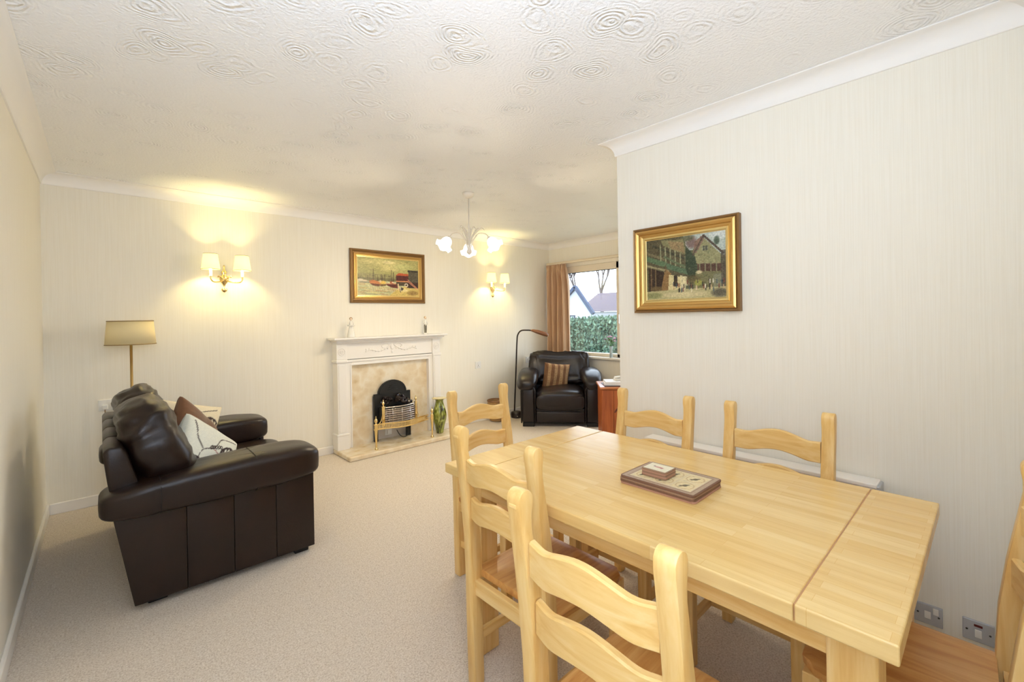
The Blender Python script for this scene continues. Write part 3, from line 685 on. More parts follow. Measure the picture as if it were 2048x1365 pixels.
# coals: individual lumps sharing a mesh
coal_m = mat('glossy_black_coal', (34, 22, 22), .25)
t = B(); bmesh.ops.create_icosphere(t, subdivisions=1, radius=.021)
for v in t.verts: v.co *= 1+noise.noise(v.co*60)*.5
cme = bpy.data.meshes.new('coal'); t.to_mesh(cme); t.free(); cme.materials.append(coal_m)
for k in range(44):
    o = bpy.data.objects.new('coal', cme); COL.objects.link(o); o.parent = ef
    a = random.uniform(-1, 1); bb = random.random()
    o.location = (a*.16, -.03-bb*.11, .375+.115*(1-.7*a*a)*(1-bb*.75)*random.uniform(.35, 1)+.008); o.rotation_euler = (random.random()*6, random.random()*6, 0); s = random.uniform(.8, 1.35); o.scale = (s, s*.9, s*.8)
# chrome bowed grille
def bow(x, d=.04): return -.165-d*math.cos(x/.19*PI/2)
for k in range(7):
    z = .225+k*.022
    obj('grille_bar', tube(B(), [(x, bow(x), z) for x in [-.185+.37*i/14 for i in range(15)]], .0035, 6), chrome, ef, smooth=True)
g = B()
for x in (-.1, 0, .1): tube(g, [(x, bow(x)-.004, .215), (x, bow(x)-.004, .365)], .003, 6)
obj('grille_upright', g, chrome, ef, smooth=True)
obj('top_rail', tube(B(), [(x, bow(x), .378) for x in [-.185+.37*i/14 for i in range(15)]], .006, 8), chrome, ef, smooth=True)
obj('reflector', (lambda g: ([box(g, -.18+.36*i/8, -.18+.36*(i+1)/8, bow(-.18+.36*(i+.5)/8)+.018, bow(-.18+.36*(i+.5)/8)+.024, .215, .355) for i in range(8)], g)[-1])(B()), mat('brushed_steel', (150, 140, 134), .35, .9), ef)
fin = [(0, 0), (.009, .0), (.009, .006), (.004, .012), (.011, .022), (.013, .032), (.009, .042), (.004, .05), (.006, .056), (.003, .066), (0, .07)]
for s in (-1, 1):
    g = B(); box(g, s*.188-.011, s*.188+.011, -.176, -.154, .195, .385, bev=.002); box(g, s*.188-.015, s*.188+.015, -.18, -.15, .385, .393, bev=.002); lathe(g, fin, 12, Matrix.Translation((s*.188, -.165, .392)))
    obj('pillar', g, brass, ef, angle=40)
    obj('side_scroll', tube(B(), spline([(s*.195, -.165, .33), (s*.215, -.165, .25), (s*.26, -.18, .215), (s*.315, -.25, .205)], 6), .006, 6, flat=.5), brass, ef, smooth=True)
    g = B(); foot = [(0, 0), (.017, 0), (.018, .008), (.011, .018), (.009, .03), (.008, .06), (.011, .12), (.014, .17), (.016, .19), (.016, .24), (.018, .246), (.008, .252), (.006, .262), (.014, .275), (.016, .288), (.010, .302), (.004, .31), (.006, .318), (.003, .33), (0, .334)]
    lathe(g, foot, 14, Matrix.Translation((s*.322, -.272, 0))); obj('front_leg', g, brass, ef, angle=50)
def fret(x): return -.272-.045*math.cos(x/.32*PI) + .02
def strip(z0, z1, th=.004):
    t = B(); n = 40; R = []
    for i in range(n+1):
        x = -.315+.63*i/n; y = fret(x); R.append([t.verts.new((x, y-th/2, z0)), t.verts.new((x, y-th/2, z1)), t.verts.new((x, y+th/2, z1)), t.verts.new((x, y+th/2, z0))])
    for a, b in zip(R, R[1:]):
        for k in range(4): t.faces.new((a[k], b[k], b[(k+1) % 4], a[(k+1) % 4]))
    t.faces.new(R[0]); t.faces.new(R[-1][::-1]); return t
obj('fret_rail', strip(.228, .238, .008), brass, ef); obj('fret_rail', strip(.178, .190, .008), brass, ef)
g = B()
for i in range(46):
    x = -.30+.6*i/45; box(g, x-.0035, x+.0035, fret(x)-.002, fret(x)+.002, .188, .230)
obj('fret_spindles', g, brass, ef)
obj('fire_cable', tube(B(), spline([(.03, -.03, .09), (.06, -.05, .03), (.10, -.06, .008), (.15, -.05, .02), (.17, -.03, .06), (.15, -.02, .17)], 6), .004, 6), black_plastic, ef, smooth=True)
def socket(name, label, loc, rz, w, h, cat='socket', plate=plastic, gangs=2, extra=None, group=None):
    t = thing(name, label, cat, loc, rz, group)
    obj('plate', bx(-w/2, w/2, -.009, 0, -h/2, h/2, bev=.002), plate, t)
    return t
sk = socket('wall_socket', 'white single socket low behind the electric fire', (FX-.02, YF-.0205, .115), 0, .075, .075)
obj('plug', bx(-.02, .02, -.03, -.009, -.022, .02, bev=.004), plastic, sk)
obj('rocker', bx(.022, .032, -.012, -.008, .018, .03, bev=.001), plastic, sk)

# green vase
vg = mat('green_streaked_glass', (120, 130, 50), .08); cv = coords(vg, (1, 1, .35)); f = noise_(vg, cv, 26, 3, .5, 1.5)
L(vg, ramp(vg, f, [(.34, (38, 30, 14)), (.44, (96, 104, 36)), (.6, (150, 158, 70)), (.75, (206, 210, 140))]), bsdf(vg).inputs['Base Color']); bsdf(vg).inputs['Coat Weight'].default_value = .6
vz = thing('glass_vase', 'tall green streaked glass vase on the right of the hearth', 'vase', (2.785, 4.235, .0465))
obj('body', lathe(B(), [(0, 0), (.036, 0), (.042, .006), (.044, .03), (.056, .09), (.074, .15), (.080, .2), (.072, .25), (.055, .3), (.044, .34), (.042, .36), (.05, .375), (.078, .386), (.082, .39), (.074, .389), (.045, .378), (.036, .36), (.036, .34), (.03, .1), (0, .05)], 28), vg, vz, smooth=True)
obj('rim', lathe(B(), [(.074, .3895), (.084, .3885), (.086, .392), (.076, .394)], 28), mat('amber_rim', (222, 206, 150), .1), vz, smooth=True)

# figurines
porc = mat('white_porcelain', (238, 234, 224), .15); hair_m = mat('brown_glaze', (150, 112, 62), .25); greyp = mat('grey_glaze', (118, 114, 100), .25); skin_m = mat('pale_glaze', (232, 206, 180), .25)
def skin(name, V, E, R, m, parent, lvl=2):
    me = bpy.data.meshes.new(name); me.from_pydata(V, E, []); me.materials.append(m); o = bpy.data.objects.new(name, me); COL.objects.link(o); o.parent = parent
    sk_ = o.modifiers.new('skin', 'SKIN'); 
    for i, r in enumerate(R): me.skin_vertices[0].data[i].radius = (r, r) if not isinstance(r, tuple) else r
    me.skin_vertices[0].data[0].use_root = True
    sb = o.modifiers.new('sub', 'SUBSURF'); sb.levels = lvl; sb.render_levels = lvl
    sk_.use_smooth_shade = True; return o
fg = thing('figurine', 'white porcelain figurine with brown hair and folded arms, left end of mantel', 'figurine', (1.852, 4.39, 1.1562), -.4)
obj('gown', lathe(B(), [(0, 0), (.036, 0), (.038, .006), (.034, .03), (.03, .06), (.023, .09), (.018, .108), (.021, .13), (.019, .15), (.010, .162), (.007, .170), (0, .17)], 20), porc, fg, smooth=True)
for s in (-1, 1):
    obj('arm', tube(B(), spline([(s*.018, 0, .15), (s*.03, -.012, .125), (s*.014, -.032, .118), (-s*.004, -.034, .124)], 5), [.008]*11+[.006]*5, 8), porc, fg, smooth=True)
obj('head', sball(B(), (0, -.002, .183), (.0125, .0135, .016), 1, 1, 16, 12), skin_m, fg, smooth=True)
obj('hair', sball(B(), (0, .004, .187), (.0155, .0145, .016), 1, 1, 16, 12), hair_m, fg, smooth=True)
fg = thing('figurine', 'slim porcelain boy figurine in grey trousers, right end of mantel', 'figurine', (2.716, 4.39, 1.1562), 0)
obj('base', lathe(B(), [(0, 0), (.022, 0), (.023, .006), (.018, .014), (0, .015)], 18), porc, fg, smooth=True)
for s in (-1, 1): obj('leg', tube(B(), [(s*.008, 0, .013), (s*.009, -.002, .05), (s*.008, 0, .095), (s*.006, 0, .104)], [.006, .0075, .0095, .009], 10), greyp, fg, smooth=True)
obj('torso', lathe(B(), [(0, .095), (.013, .096), (.012, .11), (.015, .135), (.014, .15), (.006, .16), (.005, .17), (0, .17)], 16, Matrix.Diagonal((1, .75, 1, 1))), porc, fg, smooth=True)
for s in (-1, 1): obj('arm', tube(B(), spline([(s*.014, 0, .148), (s*.024, -.004, .125), (s*.012, -.018, .112)], 5), .0055, 8), porc, fg, smooth=True)
obj('head', sball(B(), (0, -.002, .184), (.0125, .013, .0155), 1, 1, 16, 12), skin_m, fg, smooth=True)
obj('hair', sball(B(), (0, .003, .189), (.014, .0135, .013), 1, 1, 16, 12), mat('fair_glaze', (196, 164, 112), .25), fg, smooth=True)

# ------------------------------------------------------------------ wall lights
def wall_light(label, x, zoff=0):
    t = thing('wall_light', label, 'wall light', (x, YF, 1.70+zoff), 0, 'twin-arm wall lights on the fireplace wall')
    g = B()
    lathe(g, [(0, -.115), (.008, -.112), (.02, -.10), (.023, -.088), (.017, -.078), (.008, -.072), (.006, -.06), (.012, -.045), (.03, -.02), (.036, .0), (.028, .02), (.014, .035), (.02, .05), (.022, .06), (.010, .075), (.006, .10), (.009, .112), (0, .122)], 16, Matrix.Translation((0, -.024, 0)) @ Matrix.Diagonal((1, .55, 1, 1)))
    obj('backplate', g, brass, t, smooth=True)
    g = B()
    for s in (-1, 1):
        for k in range(3): tube(g, spline([(0, -.035, -.01), (s*(.02+.012*k), -.045, .012+.006*k), (s*(.034+.006*k), -.04, .034-.012*k)], 5), [.005, .006, .006, .006, .005, .004, .004, .003, .003, .002, .001], 6)
    obj('leaf_ornament', g, brass, t, smooth=True)
    for s in (-1, 1):
        obj('arm', tube(B(), spline([(s*.01, -.04, -.015), (s*.05, -.09, -.03), (s*.095, -.13, -.032), (s*.113, -.138, -.01), (s*.113, -.138, .012)], 6), [.0055]*25, 8), brass, t, smooth=True)
        obj('candle_sleeve', lathe(B(), [(.018, .012), (.012, .016), (.010, .02), (.010, .075), (0, .076)], 12, Matrix.Translation((s*.113, -.138, 0))), plastic, t, smooth=True)
        bl = obj('bulb', sball(B(), (s*.113, -.138, .105), (.013, .013, .026), 1, 1, 12, 8), bulb_m, t, smooth=True)
        g = B(); tt = B(); n = 28; z0, z1, r0, r1 = .068, .195, .067, .050
        A_ = [tt.verts.new((s*.113+r0*math.cos(2*PI*i/n), -.138+r0*math.sin(2*PI*i/n), z0)) for i in range(n)]
        C_ = [tt.verts.new((s*.113+r1*math.cos(2*PI*i/n), -.138+r1*math.sin(2*PI*i/n), z1)) for i in range(n)]
        for i in range(n): tt.faces.new((A_[i], A_[(i+1) % n], C_[(i+1) % n], C_[i]))
        sh = obj('lamp_shade', tt, shade_lit, t, smooth=True); sd = sh.modifiers.new('s', 'SOLIDIFY'); sd.thickness = .0015
        for z, r in ((z0, r0), (z1, r1)):
            obj('shade_trim', tube(B(), [(s*.113+r*math.cos(2*PI*i/n), -.138+r*math.sin(2*PI*i/n), z) for i in range(n+1)], .0016, 5), trim_m, sh)
        lamp('wall_bulb_light', 'POINT', (x+s*.113, YF-.138, 1.70+zoff+.115), WALL_W, (1.0, .80, .34), size=.02)
WALL_W = 13
wall_light('twin-shade brass wall light on the left of the harbour painting', .785)
wall_light('twin-shade brass wall light on the right, nearest the curtain', 3.80, .01)

# ------------------------------------------------------------------ chandelier
chx, chy = 2.319, 3.03
cream_m = mat('cream_white_metal', (238, 230, 216), .35); 
cl = thing('chandelier', 'cream three-arm ceiling light with tulip glass shades', 'ceiling light', (chx, chy, H))
obj('ceiling_rose', lathe(B(), [(0, 0), (.048, 0), (.048, -.012), (.04, -.03), (.025, -.042), (.008, -.046), (0, -.05)], 24), cream_m, cl, smooth=True)
obj('rod', lathe(B(), [(0, -.04), (.0055, -.04), (.0055, -.28), (.012, -.285), (.013, -.30), (.007, -.31), (.007, -.36), (.014, -.37), (.016, -.40), (.008, -.42), (.007, -.47), (.02, -.49), (.024, -.505), (.012, -.52), (0, -.528)], 16), cream_m, cl, smooth=True)
acam = math.atan2(-chy, -chx)
for k in range(3):
    a = acam+2*PI*k/3+PI+.03; M = Matrix.Rotation(a, 4, 'Z')
    obj('arm', tube(B(), spline([(.008, 0, -.49), (.035, 0, -.42), (.09, 0, -.355), (.16, 0, -.365), (.19, 0, -.405)], 6), [.0045]*25, 8, M), cream_m, cl, smooth=True)
    obj('leaf', tube(B(), spline([(.006, 0, -.47), (.02, .01, -.38), (.06, .025, -.31), (.085, .03, -.305)], 6), [.003+.007*math.sin(PI*i/18) for i in range(19)], 6, M, flat=.35), cream_m, cl, smooth=True)
    for lz, ly in ((.05, -.02), (.09, .045)): obj('leaf', tube(B(), spline([(.006, 0, -.46), (.02, ly*.4, -.38), (lz, ly, -.30), (lz+.03, ly*1.3, -.32)], 6), [.002+.006*math.sin(PI*i/18) for i in range(19)], 6, M, flat=.35), cream_m, cl, smooth=True)
    Mt = M @ Matrix.Translation((.19, 0, -.402)) @ Matrix.Rotation(math.radians(-38), 4, 'Y')
    obj('shade_holder', lathe(B(), [(0, .012), (.016, .008), (.02, -.006), (.018, -.012)], 14, Mt), cream_m, cl, smooth=True)
    tt = B(); n = 30; R = []
    for r, z, fl in ((.018, -.006, 0), (.032, -.018, 0), (.042, -.038, 0), (.044, -.058, .02), (.05, -.078, .08), (.066, -.094, .16), (.07, -.097, .2)):
        R.append([tt.verts.new((r*(1+fl*.5*math.cos(5*2*PI*i/n))*math.cos(2*PI*i/n), r*(1+fl*.5*math.cos(5*2*PI*i/n))*math.sin(2*PI*i/n), z+fl*.06*math.cos(5*2*PI*i/n))) for i in range(n)])
    for p, q in zip(R, R[1:]):
        for i in range(n): tt.faces.new((p[i], p[(i+1) % n], q[(i+1) % n], q[i]))
    bmesh.ops.transform(tt, matrix=Mt, verts=tt.verts[:])
    sh = obj('glass_shade', tt, tulip, cl, smooth=True); sd = sh.modifiers.new('s', 'SOLIDIFY'); sd.thickness = .002
    obj('bulb', sball(B(), (0, 0, -.045), (.014, .014, .026), 1, 1, 12, 8, M=Mt), bulb_m, cl, smooth=True)
    p = Mt @ Vector((0, 0, -.085)); lamp('chandelier_bulb_light', 'POINT', (chx+p.x, chy+p.y, H+p.z), 17.0, (1, .84, .60), size=.03)
g = B(); tube(g, spline([(0, 0, -.43), (.02, -.03, -.40), (.045, -.05, -.37), (.05, -.03, -.36)], 5), .004, 6); tube(g, spline([(0, 0, -.43), (-.02, .03, -.39), (-.03, .05, -.34)], 5), .004, 6)
obj('scroll', g, cream_m, cl, smooth=True)

# ------------------------------------------------------------------ floor lamp behind the sofa
fl = thing('floor_lamp', 'brass floor lamp with cream drum shade behind the sofa', 'floor lamp', (.165, 4.33, 0))
obj('base', lathe(B(), [(0, 0), (.12, 0), (.12, .012), (.05, .025), (.02, .04), (.012, .06), (0, .06)], 28), brass, fl, smooth=True)
obj('pole', tube(B(), [(0, 0, .05), (0, 0, 1.24)], .0085, 12), mat('dull_brass', (176, 146, 92), .35, .8), fl, smooth=True)
obj('bulb', sball(B(), (0, 0, 1.27), (.02, .02, .035), 1, 1, 12, 8), plastic, fl, smooth=True)
tt = B(); n = 40; A_ = [tt.verts.new((.147*math.cos(2*PI*i/n), .12*math.sin(2*PI*i/n), 1.18)) for i in range(n)]; C_ = [tt.verts.new((.133*math.cos(2*PI*i/n), .108*math.sin(2*PI*i/n), 1.352)) for i in range(n)]
for i in range(n): tt.faces.new((A_[i], A_[(i+1) % n], C_[(i+1) % n], C_[i]))
sh = obj('lamp_shade', tt, shade_off, fl, smooth=True); sd = sh.modifiers.new('s', 'SOLIDIFY'); sd.thickness = .0015
for z, r, q in ((1.18, .147, .12), (1.352, .133, .108)): obj('shade_trim', tube(B(), [(r*math.cos(2*PI*i/n), q*math.sin(2*PI*i/n), z) for i in range(n+1)], .0032, 6), trim_m, sh)

# sockets on the fireplace wall
s_ = socket('wall_socket', 'white double socket behind the sofa back, with a plugged cable', (.045, YF, .728), 0, .13, .082)
obj('plug', bx(-.045, -.01, -.03, -.009, -.03, .005, bev=.005), plastic, s_); obj('plug', bx(.012, .047, -.03, -.009, -.02, .02, bev=.005), plastic, s_)
obj('flex', tube(B(), [(-.028, -.02, -.03), (-.028, -.015, -.10), (-.02, -.012, -.5), (-.01, -.02, -.64)], .003, 6), mat('brown_flex', (150, 120, 80), .5), s_)
for lab, x in (('white socket on the fireplace wall right of the hearth', 3.55), ('white socket on the wall behind the leather armchair', 4.445)):
    s_ = socket('wall_socket', lab, (x, YF, .725), 0, .09, .09)
    obj('rocker', bx(-.012, .012, -.013, -.008, .01, .032, bev=.002), plastic, s_); obj('pin_holes', (lambda g: ((box(g, -.003, .003, -.0095, -.0088, -.012, .0), box(g, -.015, -.008, -.0095, -.0088, -.026, -.021), box(g, .008, .015, -.0095, -.0088, -.026, -.021)), g)[-1])(B()), dark_m, s_)
# spur switches low on the right wall
for lab, y, kind in (('grey fused spur plate under the table end, left of two', .182, 0), ('grey switch plate with red neon by the near chair', .047, 1)):
    s_ = socket('wall_switch', lab, (XR, y, .151), -PI/2, .082, .076, 'switch', grey_plate)
    for q in (-1, 1): obj('screw', lathe(B(), [(0, 0), (.0035, 0), (.003, .0012), (0, .0015)], 10, Matrix.Translation((q*.03, -.009, 0)) @ Matrix.Rotation(PI/2, 4, 'X')), dark_m, s_)
    if kind: obj('rocker', bx(-.009, .009, -.014, -.009, -.02, .008, bev=.0015), plastic, s_); obj('neon', bx(-.011, .011, -.0105, -.009, .018, .026), red_m, s_)
    else: obj('fuse_carrier', bx(-.011, .008, -.012, -.009, -.015, .013, bev=.0015), plastic, s_); obj('rocker', bx(.014, .03, -.014, -.009, .008, .032, bev=.0015), plastic, s_)

# storage heater behind the chairs
ht = thing('storage_heater', 'low white storage heater on the wall behind the dining chairs', 'heater', (XR, .835, 0))
obj('casing', bx(-.098, -.018, -.51, .51, .05, .628, bev=.008), white_paint, ht)
obj('top_grille_plate', bx(-.105, -.012, -.515, .515, .628, .645, bev=.004), white_paint, ht)
obj('louvres', (lambda g: ([box(g, -.100, -.097, -.46, .46, .55+.014*k, .556+.014*k) for k in range(5)], g)[-1])(B()), grey_plate, ht)
obj('end_cap', bx(-.103, -.014, -.525, -.508, .045, .64, bev=.005), grey_plate, ht)
obj('wall_bracket', bx(-.018, 0, -.4, .4, .2, .5), grey_plate, ht)
for q in (-.4, .4): obj('foot', bx(-.095, -.02, q-.02, q+.02, 0, .05), grey_plate, ht)

# ------------------------------------------------------------------ leather sofa
def wrinkle(amp, sc, seed):
    off = Vector((seed*7.1, seed*3.3, seed*5.7))
    def f(p, q):
        n_ = Vector((p.x, p.y, p.z)).normalized()
        v = noise.noise(Vector((q.x*sc[0], q.y*sc[1], q.z*sc[2]))+off)+.5*noise.noise(Vector((q.x*sc[0]*2.2, q.y*sc[1]*2.2, q.z*sc[2]*2.2))+off)
        c_ = noise.noise(Vector((q.x*4, q.y*5, q.z*38+q.y*9))+off)*min(1, amp/.016)
        return q + n_*(amp*(-abs(v)*1.6+.3) - .012*max(0, c_)**.7*(1 if amp > .01 else .2))
    return f
SL = 1.28
sf = thing('sofa', 'dark brown leather two-seat sofa with rolled arms facing the fireplace side', 'sofa', (.098, 2.69, 0), 0)
def side_outline(x0, x1):
    # back edge leans: x offset grows upward near the back
    def xb(z): return -.072*(z-.03)/.44
    P = []
    for x in (x0, x1):
        pass
    a0 = x0 + (xb(.03) if x0 < .01 else 0); a1 = x0 + (xb(.50) if x0 < .01 else 0)
    return [(a0, .032+.0*x0), (x1, .032), (x1, .50), (a1, .50)]
for sgn, ya, yb, inner in ((-1, 0.0, .215, 0), (1, SL-.215, SL, 1)):
    nm = 'arm'
    ar = obj('arm_body', prism(B(), [(0.02, .04), (.785, .04), (.785, .5), (-.045, .5)], ya+.02, yb-.012, 'xz', bev=.02, seg=3), leath, sf, angle=40)
    yo0, yo1 = (ya, ya+.035) if sgn < 0 else (yb-.035, yb)
    for k in range(4):
        x0 = .2*k; x1 = .2*(k+1)
        obj('side_panel', prism(B(), side_outline(x0+.0006, x1-.0006), yo0, yo1, 'xz', bev=.0035, seg=3), leath, sf, angle=50)
    obj('front_panel', bx(.77, .803, ya+.012, yb-.008, .034, .48, bev=.014, seg=3), leath, sf, angle=40)
    cyy = (ya+yb)/2-.012*(-sgn)
    def fn(p, q, cyy=cyy):
        s = (q.x-.36)/.47
        q = Vector((q.x, cyy+(q.y-cyy)*(1.0+.05*s), q.z))
        zc = .515+.012*s; hz_ = .90+.12*s
        q.z = zc+(q.z-.52)*hz_ + (.02*(1-s*s) if p.z > 0 else 0)
        for xs in (.10, .50):
            d = abs(q.x-xs)
            if d < .03: q -= Vector((0, (q.y-cyy), q.z-.52))*(.045*(1-d/.03)**1.0)
        q.z += .004*noise.noise(q*9)
        return q
    obj('arm_pad', sball(B(), (.36, cyy, .52), (.478, .148, .092), .42, .38, 96, 24, fn), leath, sf, smooth=True)
    for xs in (.10, .50):
        obj('arm_seam', tube(B(), [(xs, cyy+(.1405 if xs < .3 else .146)*spow(math.cos(a), .42), (.508 if xs < .3 else .519)+(.087 if xs < .3 else .104)*spow(math.sin(a), .42)*(1 if a < PI else .86)) for a in [2*PI*i/48 for i in range(49)]], .0022, 5), seam_m, sf)
# back frame
bk = [(.0, .035), (.16, .035), (.06, .45), (-.01, .72), (-.03, .762), (-.082, .766), (-.1, .745), (-.085, .6)]
for k in range(4):
    y0 = .06+(SL-.12)*k/4; y1 = .06+(SL-.12)*(k+1)/4
    obj('back_panel', prism(B(), bk, y0+.001, y1-.001, 'xz', bev=.013, seg=3), leath, sf, angle=45)
obj('seat_base', bx(.08, .79, .2, SL-.2, .06, .30, bev=.015, seg=3), leath, sf, angle=40)
for k in range(2):
    y0 = .215+(SL-.43)*k/2; y1 = .215+(SL-.43)*(k+1)/2
    obj('seat_cushion', sball(B(), (.515, (y0+y1)/2, .375), (.36, (y1-y0)/2-.002, .085), .35, .28, 48, 20, wrinkle(.006, (5, 5, 5), k)), leath, sf, smooth=True)
for k in range(2):
    y0 = .05+(SL-.10)*k/2; y1 = .05+(SL-.10)*(k+1)/2
    M = Matrix.Translation((.108, (y0+y1)/2, .715)) @ Matrix.Rotation(math.radians(-21), 4, 'Y')
    wr = wrinkle(.022, (6, 2.2, 14), k+3)
    def fn(p, q, wr=wr):
        q = wr(p, q); 
        # crease between head roll and body
        d = abs(q.z-.03)
        if q.x > 0 and d < .05: q.x -= .018*(1-d/.05)
        return q
    obj('back_cushion', sball(B(), (0, 0, 0), (.125, (y1-y0)/2+.004, .245), .7, .5, 84, 44, fn, M), leath, sf, smooth=True)
for x, y in ((.70, .03), (.70, SL-.10), (.05, .05), (.05, SL-.12)): obj('foot', bx(x, x+.075, y, y+.07, 0, .045, bev=.004), black_plastic, sf)

# scatter cushions
def pillow(name, A, w, th, parent, m, seed=0, nn=72):
    bm = B(); V = []; UV = []
    for side in (1, -1):
        for j in range(nn+1):
            for i in range(nn+1):
                u = i/nn*2-1; v = j/nn*2-1
                e = (1-abs(u)**2.6)*(1-abs(v)**2.6); b = max(e, 0)**.34
                pin = 1-.07*(1-abs(u)**2)*abs(v)**6 ; pin2 = 1-.07*(1-abs(v)**2)*abs(u)**6
                x = u*w/2*pin2; z = v*w/2*pin
                y = side*th/2*b + .012*noise.noise(Vector((x*9+seed, side*3, z*9)))*b
                V.append((x, -y, z)); UV.append(((u+1)/2, (v+1)/2))
    F = []; n1 = nn+1
    for side in (0, 1):
        o_ = side*n1*n1
        for j in range(nn):
            for i in range(nn):
                q = (o_+j*n1+i, o_+j*n1+i+1, o_+(j+1)*n1+i+1, o_+(j+1)*n1+i); F.append(q if side == 0 else q[::-1])
    o = obj(name, (V, [], F), m, parent, smooth=True)
    put_colors(o.data, A, np.array(UV)); return o
INK = (58, 44, 40); RED = (160, 96, 84)
def floral(base):
    A = canvas(150, 150, base)
    for i, (cx, cy, s) in enumerate(((.3, .78, .13), (.80, .42, .15), (.72, .86, .08))):
        for k in range(9):
            a = -PI/2+(k-4)*.36; arc(A, cx+s*.5*math.cos(a), cy+s*.5*math.sin(a), s*.55*abs(math.cos(a))+.02, s*.6, a-1.2, a+1.2, .009, INK)
        blob(A, cx, cy, s*.25, s*.2, INK, .7)
    P = spline([(.3, .7, 0), (.35, .5, 0), (.5, .4, 0), (.6, .2, 0), (.9, .1, 0)], 8)
    for p, q in zip(P, P[1:]): line(A, p.x, p.y, q.x, q.y, .0065, INK)
    P = spline([(.35, .5, 0), (.2, .35, 0), (.1, .1, 0)], 8)
    for p, q in zip(P, P[1:]): line(A, p.x, p.y, q.x, q.y, .008, INK)
    P = spline([(.5, .42, 0), (.75, .5, 0), (.98, .62, 0)], 8)
    for p, q in zip(P, P[1:]): line(A, p.x, p.y, q.x, q.y, 0.006, RED)
    for k in range(5): arc(A, .45+.04*k, .42-.02*k, .015, .025, 0, 6.3, .0065, INK)
    P = spline([(.3, .7, 0), (.45, .6, 0), (.7, .62, 0), (.95, .8, 0)], 8)
    for p, q in zip(P, P[1:]): line(A, p.x, p.y, q.x, q.y, .003, (120, 96, 84))
    strokes(A, 3, 2); return A
c1 = thing('cushion', 'cream floral-print cushion at the front of the group on the sofa', 'cushion', (.41, 3.10, .60), 0, 'scatter cushions on the sofa')
pillow('cover', floral((226, 226, 210)), .37, .16, c1, print_m, 1)
c3 = thing('cushion', 'cream floral-print cushion at the back, behind the brown one', 'cushion', (.34, 3.40, .62), 0, 'scatter cushions on the sofa')
pillow('cover', floral((232, 218, 184)), .35, .13, c3, print_m, 2)
A = canvas(60, 60, (104, 66, 42)); blob(A, .6, .5, .3, .15, (124, 84, 56)); strokes(A, 5, 6)
satin = vcol('brown_satin', .35)
c2 = thing('cushion', 'brown satin cushion wedged between the two floral cushions', 'cushion', (.38, 3.25, .62), 0, 'scatter cushions on the sofa')
pillow('cover', A, .37, .12, c2, satin, 3)
def orient(t, X, Z, c):
    X = Vector(X).normalized(); Y = Vector(Z).cross(X).normalized(); Z = X.cross(Y)
    t.matrix_world = Matrix(((X.x, Y.x, Z.x, c[0]), (X.y, Y.y, Z.y, c[1]), (X.z, Y.z, Z.z, c[2]), (0, 0, 0, 1)))
orient(c1, (.27, .10, -.26), (.1, .2, .3), (.40, 3.03, .575))
orient(c2, (.2, .15, -.26), (.05, .24, .27), (.396, 3.20, .655))
orient(c3, (.93, .1, -.3), (.25, .35, .9), (.375, 3.40, .665))

# ------------------------------------------------------------------ leather armchair
AC = (4.03, 3.53); AR = math.radians(-48.2)
ac = thing('armchair', 'dark leather armchair with padded arms in the corner by the window', 'armchair', (AC[0], AC[1], 0), AR)
for s in (-1, 1):
    x0, x1 = (-.475, -.295) if s < 0 else (.295, .475)
    obj('arm_body', bx(x0+.01, x1-.01, .02, .74, .05, .50, bev=.02, seg=3), leath2, ac, angle=40)
    obj('front_panel', bx(x0+.022, x1-.02, -.012, .03, .06, .472, bev=.016, seg=3), leath2, ac, angle=40)
    obj('front_piping', tube(B(), [(x0+.008, .006, .05), (x0+.006, .004, .44), (x0+.03, .002, .488), ((x0+x1)/2, .0, .494), (x1-.03, .002, .488), (x1-.006, .004, .44), (x1-.008, .006, .05)], .009, 8), leath2, ac, smooth=True)
    def fn(p, q, s=s):
        t_ = (q.y-.36)/.38
        drop = .05*max(0, -t_-.35)**1.5*2
        q.z -= drop; q.z += .005*noise.noise(q*8+Vector((s, 0, 0)))
        q.x += s*(.018 if p.z < 0 else 0)*(-t_*.5+.5)
        return q
    obj('arm_pad', sball(B(), (s*.392, .345, .565), (.125, .395, .098), .62, .5, 48, 28, fn), leath2, ac, smooth=True)
    obj('foot', bx(x0+.02, x1-.02, .03, .10, 0, .05, bev=.004), black_plastic, ac)
    obj('foot', bx(x0+.02, x1-.02, .70, .77, 0, .05, bev=.004), black_plastic, ac)
obj('lower_front_panel', bx(-.29, .29, .005, .05, .055, .185, bev=.012, seg=3), leath2, ac, angle=40)
obj('seat_base', bx(-.295, .295, .03, .74, .055, .22, bev=.01), leath2, ac)
def sfn(p, q):
    q = wrinkle(.006, (4, 4, 4), 2)(p, q); q.z += .012*math.exp(-((q.x)/.2)**2)*(1 if p.z > 0 else 0); return q
obj('seat_cushion', sball(B(), (0, .31, .32), (.297, .34, .118), .42, .3, 56, 24, sfn), leath2, ac, smooth=True)
obj('seat_front_roll', sball(B(), (0, .02, .30), (.292, .045, .10), .5, .3, 40, 16), leath2, ac, smooth=True)
obj('back_frame', prism(B(), [(.62, .06), (.80, .06), (.90, .80), (.84, .83), (.76, .80)], -.40, .40, 'yz', bev=.02, seg=3), leath2, ac, angle=40)
M = Matrix.Translation((0, .66, .64)) @ Matrix.Rotation(math.radians(-12), 4, 'X')
wr = wrinkle(.024, (8, 4, 10), 9)
def fn(p, q):
    d = abs(q.x); q = wr(p, q)
    if p.y < .5 and d < .06: q.y += .022*(1-d/.06)**1.5
    if d < .04 and p.z > .3: q.z -= .010*(1-d/.04)
    return q
obj('back_cushion', sball(B(), (0, 0, 0), (.405, .12, .225), .36, .22, 128, 40, fn, M), leath2, ac, smooth=True)
A = canvas(120, 120, (120, 84, 56))
